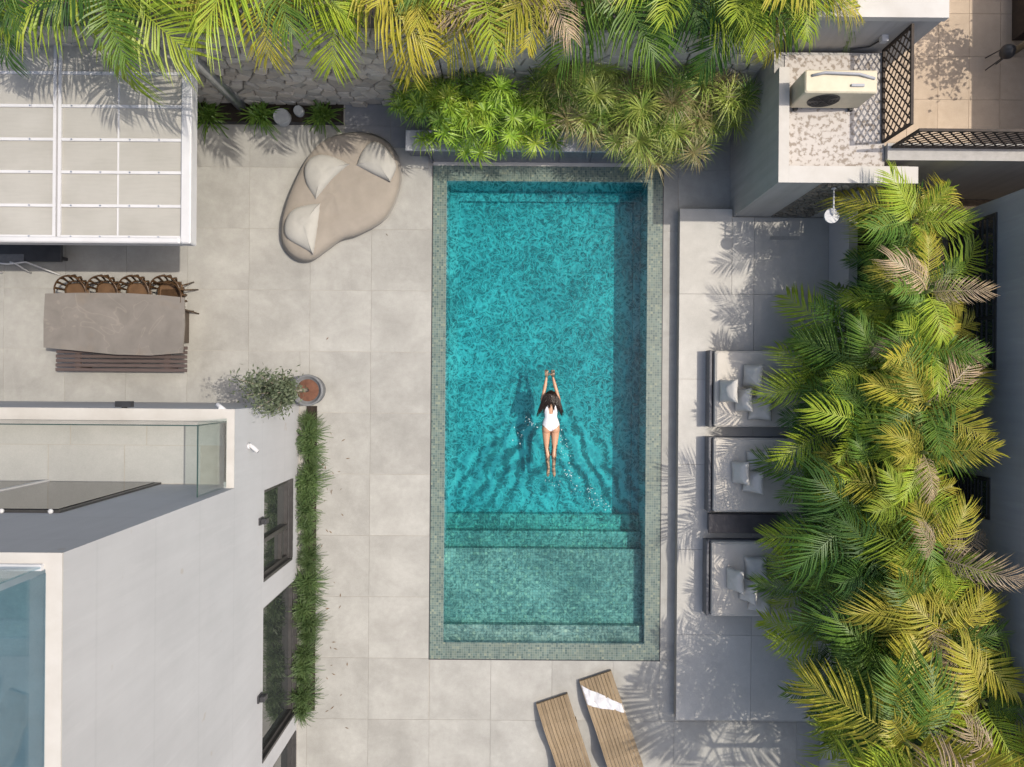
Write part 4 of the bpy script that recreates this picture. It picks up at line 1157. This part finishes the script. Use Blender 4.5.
for k,(px,py,z) in enumerate(lp):
    clump(px,py,'l',f'bright green lady palm at the head of the pool, {words[k]} from the left',500+k,'lady palms at the pool head',15,.44,.36,z)
pp_=[(560,85,2.0),(583,108,1.8),(612,80,2.1),(622,122,1.6),(655,95,2.1),(655,130,1.5),(692,92,2.0),(690,128,1.5),(722,100,1.7)]
for k,(px,py,z) in enumerate(pp_):
    clump(px,py,'p',f'feathery papyrus clump at the head of the pool, {words[k]} from the left',540+k,'papyrus clumps at the pool head',12,.42,.50,z)

# ------------------------------------------------------------------ grasses
def tuft_mesh(seed,n,L,w_,spread,droop):
    rg=random.Random(seed); mb=MB()
    for k in range(n):
        a=rg.uniform(0,2*PI); el=rg.uniform(.25,1.45); l=L*rg.uniform(.6,1.1); b0=Vector((rg.gauss(0,spread),rg.gauss(0,spread),0))
        h=Vector((math.cos(a),math.sin(a),0)); s=Vector((-h.y,h.x,0))*w_*.5
        pts=[]
        for t in (0,.4,.75,1):
            pts.append(b0+h*l*math.cos(el)*(t+.25*t*t)*.85+Vector((0,0,l*math.sin(el)*t-droop*l*t*t*t)))
        mb.add([pts[0]-s*.6,pts[0]+s*.6,pts[1]+s,pts[1]-s,pts[2]+s*.8,pts[2]-s*.8,pts[3]],[(0,1,2,3),(3,2,4,5),(5,4,6)])
    return mb.mesh('grass_tuft')
TU=[tuft_mesh(k,260,.62,.014,.06,.6) for k in range(4)]
ng=21
for k in range(ng):
    py=424+k*(712-424)/(ng-1)+R.uniform(-3,3); p=W(307.5-(k/ng)*5+R.uniform(-3,3),py,.15)
    o=put(TU[k%4],'tuft_plant',L_GRASS); q=R.uniform(.68,1.12); o.location=(p.x,p.y,.02); o.scale=(q*.66,q*.9,q); o.rotation_euler=(0,0,R.uniform(0,6))
    tag(o,f'spiky green grassy plant along the white house wall, {words[k]} from the potted tree','plant','grassy plants along the house wall')
TL=[tuft_mesh(k+20,120,.62,.026,.05,.55) for k in range(2)]
for k,(px,py,s,lab) in enumerate(((203,112,1.0,'strappy green plant half hidden beside the pergola edge'),(257,110,.95,'strappy green plant beside the pergola post'),(320,110,.9,'strappy green plant right of the concrete stumps'),(150,112,1,'strappy green plant hidden under the pergola roof'))):
    p=W(px,py,.3); o=put(TL[k%2],'strap_leaf_plant',L_GREEN); o.location=(p.x,p.y,.01); o.scale=(s,s,s); o.rotation_euler=(0,0,k*1.3)
    tag(o,lab,'plant','strap leaf plants by the stone wall')

# ------------------------------------------------------------------ potted olive tree
def leafy(name, base, limbs, nleaf, rad_, leafL, leafW, mat, parent, seed, trunk_mat):
    rg=random.Random(seed); mb=MB()
    for (a,b_,n,rr) in limbs:
        for k in range(n):
            t=rg.random(); c=a.lerp(b_,t)+Vector((rg.gauss(0,rr),rg.gauss(0,rr),rg.gauss(0,rr)))
            d=Vector((rg.gauss(0,1),rg.gauss(0,1),rg.gauss(0,.6))).normalized(); s=d.orthogonal().normalized()
            s=(s+d.cross(s)*rg.uniform(-1,1)).normalized()*leafW*.5; l=leafL*rg.uniform(.7,1.2)
            mb.add([c,c+d*l*.5+s,c+d*l,c+d*l*.5-s],[(0,1,2,3)])
    return mb.build(name,mat,parent)
pb=W(315,390,0)
M_POT=pm('grey_concrete_pot',(.13,.135,.14),(.20,.205,.21),7,.75,.2,40)
e=empty('plant_pot',(pb.x,pb.y,0),'round grey plant pot with red earth at the house corner','pot')
MB().lathe([(.20,0),(.28,.25),(.305,.52),(.30,.56),(.265,.56),(.255,.50)],32,(pb.x,pb.y,0)).build('pot',M_POT,e,True)
MB().lathe([(.255,.47),(.2,.51),(.05,.52)],28,(pb.x,pb.y,0)).build('soil',pm('red_earth',(.11,.05,.032),(.17,.08,.05),14,.95,.5,60),e,True)
ot=empty('olive_tree',(pb.x,pb.y,.5),'small grey green olive tree rising from the pot','tree')
c1=Vector((pb.x-.10,pb.y-.02,1.35))
tb=MB(); tb.tube([(pb.x,pb.y,.48),(pb.x+.02,pb.y+.01,.9),tuple(c1)],[.035,.03,.025],8)
rg=random.Random(5); limbs=[]
for k in range(11):
    a=k*2.4; q=c1+Vector((-.10+.36*math.cos(a)*rg.uniform(.5,1.1),.33*math.sin(a)*rg.uniform(.5,1.1),rg.uniform(.5,1.45)))
    tb.tube([tuple(c1),tuple(c1.lerp(q,.5)+Vector((0,0,.1))),tuple(q)],[.016,.011,.005],5); limbs.append((c1.lerp(q,.35),q,260,.09))
tb.build('trunk',pm('olive_bark',(.22,.19,.15),(.32,.28,.23),12,.9,.4),ot,True)
leafy('crown',None,limbs,0,0,.085,.028,L_OLIVE,ot,8,None)
# tree over the far patio
tc=Vector((9.95,6.7,2.3)); e=empty('patio_tree',(9.95,6.7,0),'small leafy tree whose shadow lies on the far patio','tree')
tb=MB(); tb.tube([(tc.x,tc.y,0),(tc.x,tc.y,1.3),(tc.x,tc.y,2.2)],[.07,.05,.03],8); limbs=[]
for k in range(14):
    a=k*2.4; q=tc+Vector((.8*math.cos(a)*rg.uniform(.3,1),.8*math.sin(a)*rg.uniform(.3,1),rg.uniform(-.4,.6)))
    tb.tube([(tc.x,tc.y,1.5),tuple(q)],[.02,.006],5); limbs.append((q.lerp(tc,.4),q,60,.16))
tb.build('trunk',M_TRUNK,e,True); leafy('crown',None,limbs,0,0,.12,.07,L_DEEP,e,9,None)

# ------------------------------------------------------------------ swimmer
def swimmer():
    rg=random.Random(2)
    bm=MB()
    def limb(pts,rs,n=12,sq=1.0): bm.tube(pts,rs,n)
    def ell(c,r,n=14,m=10,M=None):
        vs=[];fs=[]
        for i in range(m+1):
            p=PI*i/m
            for k in range(n):
                t=2*PI*k/n; vs.append((c[0]+r[0]*math.sin(p)*math.cos(t),c[1]+r[1]*math.cos(p),c[2]+r[2]*math.sin(p)*math.sin(t)))
        for i in range(m):
            for k in range(n): l=(k+1)%n; fs.append((i*n+k,i*n+l,(i+1)*n+l,(i+1)*n+k))
        bm.add(vs,fs)
    # torso as lofted ellipses (y, half width, half depth, z)
    sec=[(-.13,.10,.07,-.01),(-.07,.165,.105,.0),(.0,.178,.115,.005),(.08,.155,.10,0),(.16,.125,.085,-.005),(.25,.135,.09,-.005),(.33,.155,.095,0),(.39,.165,.085,.005),(.43,.12,.065,.01),(.46,.05,.05,.015)]
    n=20; vs=[];fs=[]
    for (y,a,d,z) in sec:
        for k in range(n): t=2*PI*k/n; vs.append((a*math.cos(t),y,z+d*math.sin(t)))
    for i in range(len(sec)-1):
        for k in range(n): l=(k+1)%n; fs.append((i*n+l,i*n+k,(i+1)*n+k,(i+1)*n+l))
    fs+=[tuple(range(n)),tuple(range((len(sec)-1)*n,len(sec)*n))[::-1]]
    bm.add(vs,fs)
    limb([(0,.43,.01),(0,.50,.02)],[.052,.05])                       # neck
    ell((0,.575,.02),(.078,.115,.095)); ell((0,.60,-.055),(.05,.07,.05))   # skull, face
    ell((0,.59,-.108),(.012,.02,.018)); ell((.08,.565,-.0),(.012,.025,.03)); ell((-.08,.565,-.0),(.012,.025,.03))
    for sx,hx,ex in ((-1,-.085,-.135),(1,.045,.115)):
        sh=(sx*.155,.385,.0); el=(ex,.68,.0); wr=(hx,.955,-.01)
        limb([sh,((sh[0]+el[0])/2+sx*.012,.53,.0),el,((el[0]+wr[0])/2,.80,-.0),wr],[.056,.046,.036,.036,.025])
        ell(sh,(.055,.06,.055))
        # hand: palm and five fingers
        ell((hx,1.01,-.015),(.040,.055,.016))
        for f_,(fx,l) in enumerate(((-.030,.062),(-.011,.080),(.010,.076),(.029,.058))):
            bx=hx+fx*1.0; limb([(bx,1.04,-.013),(bx+fx*.12,1.04+l*.55,-.010),(bx+fx*.2,1.04+l,-.02)],[.0095,.0088,.0065],8)
        tx=-sx; limb([(hx+tx*.028,.985,-.016),(hx+tx*.055,1.015,-.014),(hx+tx*.062,1.048,-.018)],[.012,.0105,.0075],8)
    for sx,kx,ax in ((-1,-.085,-.05),(1,.07,.055)):
        hp=(sx*.092,-.03,.0); kn=(kx,-.47,-.0); an_=(ax,-.86,.0)
        limb([(sx*.088,.02,.005),(sx*.092,-.08,.005),((sx*.092+kx)/2,-.26,.0),kn,((kx+ax)/2-.004*sx,-.60,.005),((kx+ax)/2,-.72,.0),an_],[.085,.092,.075,.052,.055,.042,.031],14)
        limb([an_,(ax+.005*sx,-.93,-.005),(ax+.01*sx,-1.0,-.012),(ax+.012*sx,-1.045,-.018)],[.032,.036,.034,.018],10)
        ell((sx*.085,-.075,.055),(.085,.095,.07))
    me=bm.mesh('body'); tmp=bpy.data.objects.new('tmp',me); col.objects.link(tmp)
    rm=tmp.modifiers.new('r','REMESH'); rm.mode='VOXEL'; rm.voxel_size=.0075; rm.use_smooth_shade=True
    sm=tmp.modifiers.new('s','SMOOTH'); sm.factor=.5; sm.iterations=4
    dg=bpy.context.evaluated_depsgraph_get(); body=bpy.data.meshes.new_from_object(tmp.evaluated_get(dg))
    bpy.data.objects.remove(tmp)
    for p in body.polygons: p.use_smooth=True
    body.materials.clear()
    pc=W(551,425,.02)
    e=empty('person',(pc.x,pc.y,-.045),'person in a white swimsuit swimming with arms stretched forward','person')
    e.rotation_euler=(rad(1.5),0,rad(.6))
    t=NT('skin'); c=t.mix((.50,.27,.16),(.56,.32,.20),t.noise(t.objco(),6,3)); t.link(c,t.bsdf.inputs['Base Color']); t.bsdf.inputs['Roughness'].default_value=.38
    t.bsdf.inputs['Subsurface Weight'].default_value=.05
    put(body,'body',t.m,e)
    # swimsuit: shell lifted off the body surface
    idx={}; vs=[]; fs=[]
    for p in body.polygons:
        c=p.center; x=abs(c.x); y=c.y
        inside=False
        if -.115<y<.335 and x<.175:
            lim=.175
            if y<.02: lim=.02+(y+.115)/.135*.165             # high leg cut at the back
            inside=x<lim
            if c.z>0 and y>.22: inside=inside and (x>.035+ (y-.22)*.1)  # open back scoop
            if y>.30: inside=inside and .05<x<.12
        elif .335<=y<.43 and .055<x<.10: inside=True              # straps
        if inside:
            q=[]
            for vi in p.vertices:
                if vi not in idx:
                    v=body.vertices[vi]; idx[vi]=len(vs); vs.append(v.co+v.normal*.0045)
                q.append(idx[vi])
            fs.append(tuple(q))
    mb=MB(); mb.add(vs,fs); put(mb.mesh('swimsuit',True),'swimsuit',pm('white_swimsuit',(.80,.80,.83),(.74,.75,.79),20,.5,.05),e)
    # hair: cap and strands fanning out on the water
    hm=MB()
    locks=[(-.27,.17),(-.22,.24),(-.15,.24),(-.03,.33),(.05,.30),(.14,.27),(.20,.20),(.25,.18)]
    for k in range(460):
        lx,ly=rg.choice(locks); a=max(-1,min(1,lx/.22+rg.gauss(0,.3))); side=1 if lx>0 else -1
        s0=Vector((a*.07,.60+rg.uniform(-.08,.07),.02+.092*math.sqrt(max(0,1-(a*.85)**2))))
        t_=rg.uniform(.55,1.05); end=s0.lerp(Vector((lx+rg.gauss(0,.018),ly+rg.gauss(0,.02),.05 if abs(lx)>.1 else .088)),t_)
        m1=s0.lerp(end,.33)+Vector((side*.035*abs(a),.015,.012)); m2=s0.lerp(end,.7)+Vector((side*.02+rg.gauss(0,.006),rg.gauss(0,.006),.004))
        hm.tube([s0,m1,m2,end],[.008,.007,.005,.0015],4)
    n=16; vs=[];fs=[]
    for i in range(9):
        p=PI*.5*i/8
        for k in range(n):
            t=2*PI*k/n; vs.append((.088*math.sin(p)*math.cos(t),.575+.125*math.sin(p)*math.sin(t),.02+.105*math.cos(p)))
    for i in range(8):
        for k in range(n): l=(k+1)%n; fs.append((i*n+k,(i+1)*n+k,(i+1)*n+l,i*n+l))
    hm.add(vs,fs)
    put(hm.mesh('hair',True),'hair',pm('dark_hair',(.010,.007,.006),(.028,.015,.010),30,.3,.1,world=False),e)
swimmer()
# foam flecks in the swimmer's wake
rg=random.Random(12); fm=MB()
for (xa,ya,xb,yb,n,wd) in ((560,436,572,478,30,2.2),(566,470,580,492,22,2.5),(588,486,598,508,26,2.0),(598,498,607,510,16,2.0),(527,418,536,427,18,1.8),(546,478,558,486,12,2.5),(520,428,508,470,10,3),(558,428,566,446,14,1.5)):
    for k in range(n):
        u=rg.random()**1.2; p=W(xa+(xb-xa)*u+rg.gauss(0,wd),ya+(yb-ya)*u+rg.gauss(0,wd),-.01); r=rg.uniform(.003,.011)
        m=rg.randint(5,7); vs=[(p.x,p.y,-.006)]; a0=rg.uniform(0,3)
        for j in range(m):
            t_=2*PI*j/m; x_,y_=r*rg.uniform(.4,2.0)*math.cos(t_),r*rg.uniform(.5,1.1)*math.sin(t_)
            vs.append((p.x+x_*math.cos(a0)-y_*math.sin(a0),p.y+x_*math.sin(a0)+y_*math.cos(a0),-.0105))
        fm.add(vs,[(0,1+j,1+(j+1)%m) for j in range(m)])
tag(fm.build('foam',pm('foam_white',(.75,.82,.82),(.6,.72,.72),40,.4,.1)),'scattered white foam flecks in the wake of the swimmer','foam',kind='stuff')

rg=random.Random(31); lm=MB()
for k in range(42):
    if k<36: p=W(rg.uniform(322,348),rg.uniform(430,735),0)
    else: p=W(rg.choice([rg.uniform(200,420),rg.uniform(680,800)]),rg.uniform(225,700),0)
    zz=.004 if p.x<3.2 else DZ+.004
    if HX<p.x or p.y>HY:
        a=rg.uniform(0,6); l=rg.uniform(.02,.05); w_=l*rg.uniform(.16,.3); d=Vector((math.cos(a),math.sin(a),0)); q=Vector((-d.y,d.x,0))
        b_=Vector((p.x,p.y,zz)); lm.add([b_-d*l,b_+q*w_+Vector((0,0,.006)),b_+d*l+Vector((0,0,.01)),b_-q*w_+Vector((0,0,.004))],[(0,1,2,3)])
tag(lm.build('leaf_litter',pm('dead_leaf',(.10,.06,.035),(.22,.15,.09),9,.8,0)),'scattered dry leaf scraps on the paving','leaves',kind='stuff')
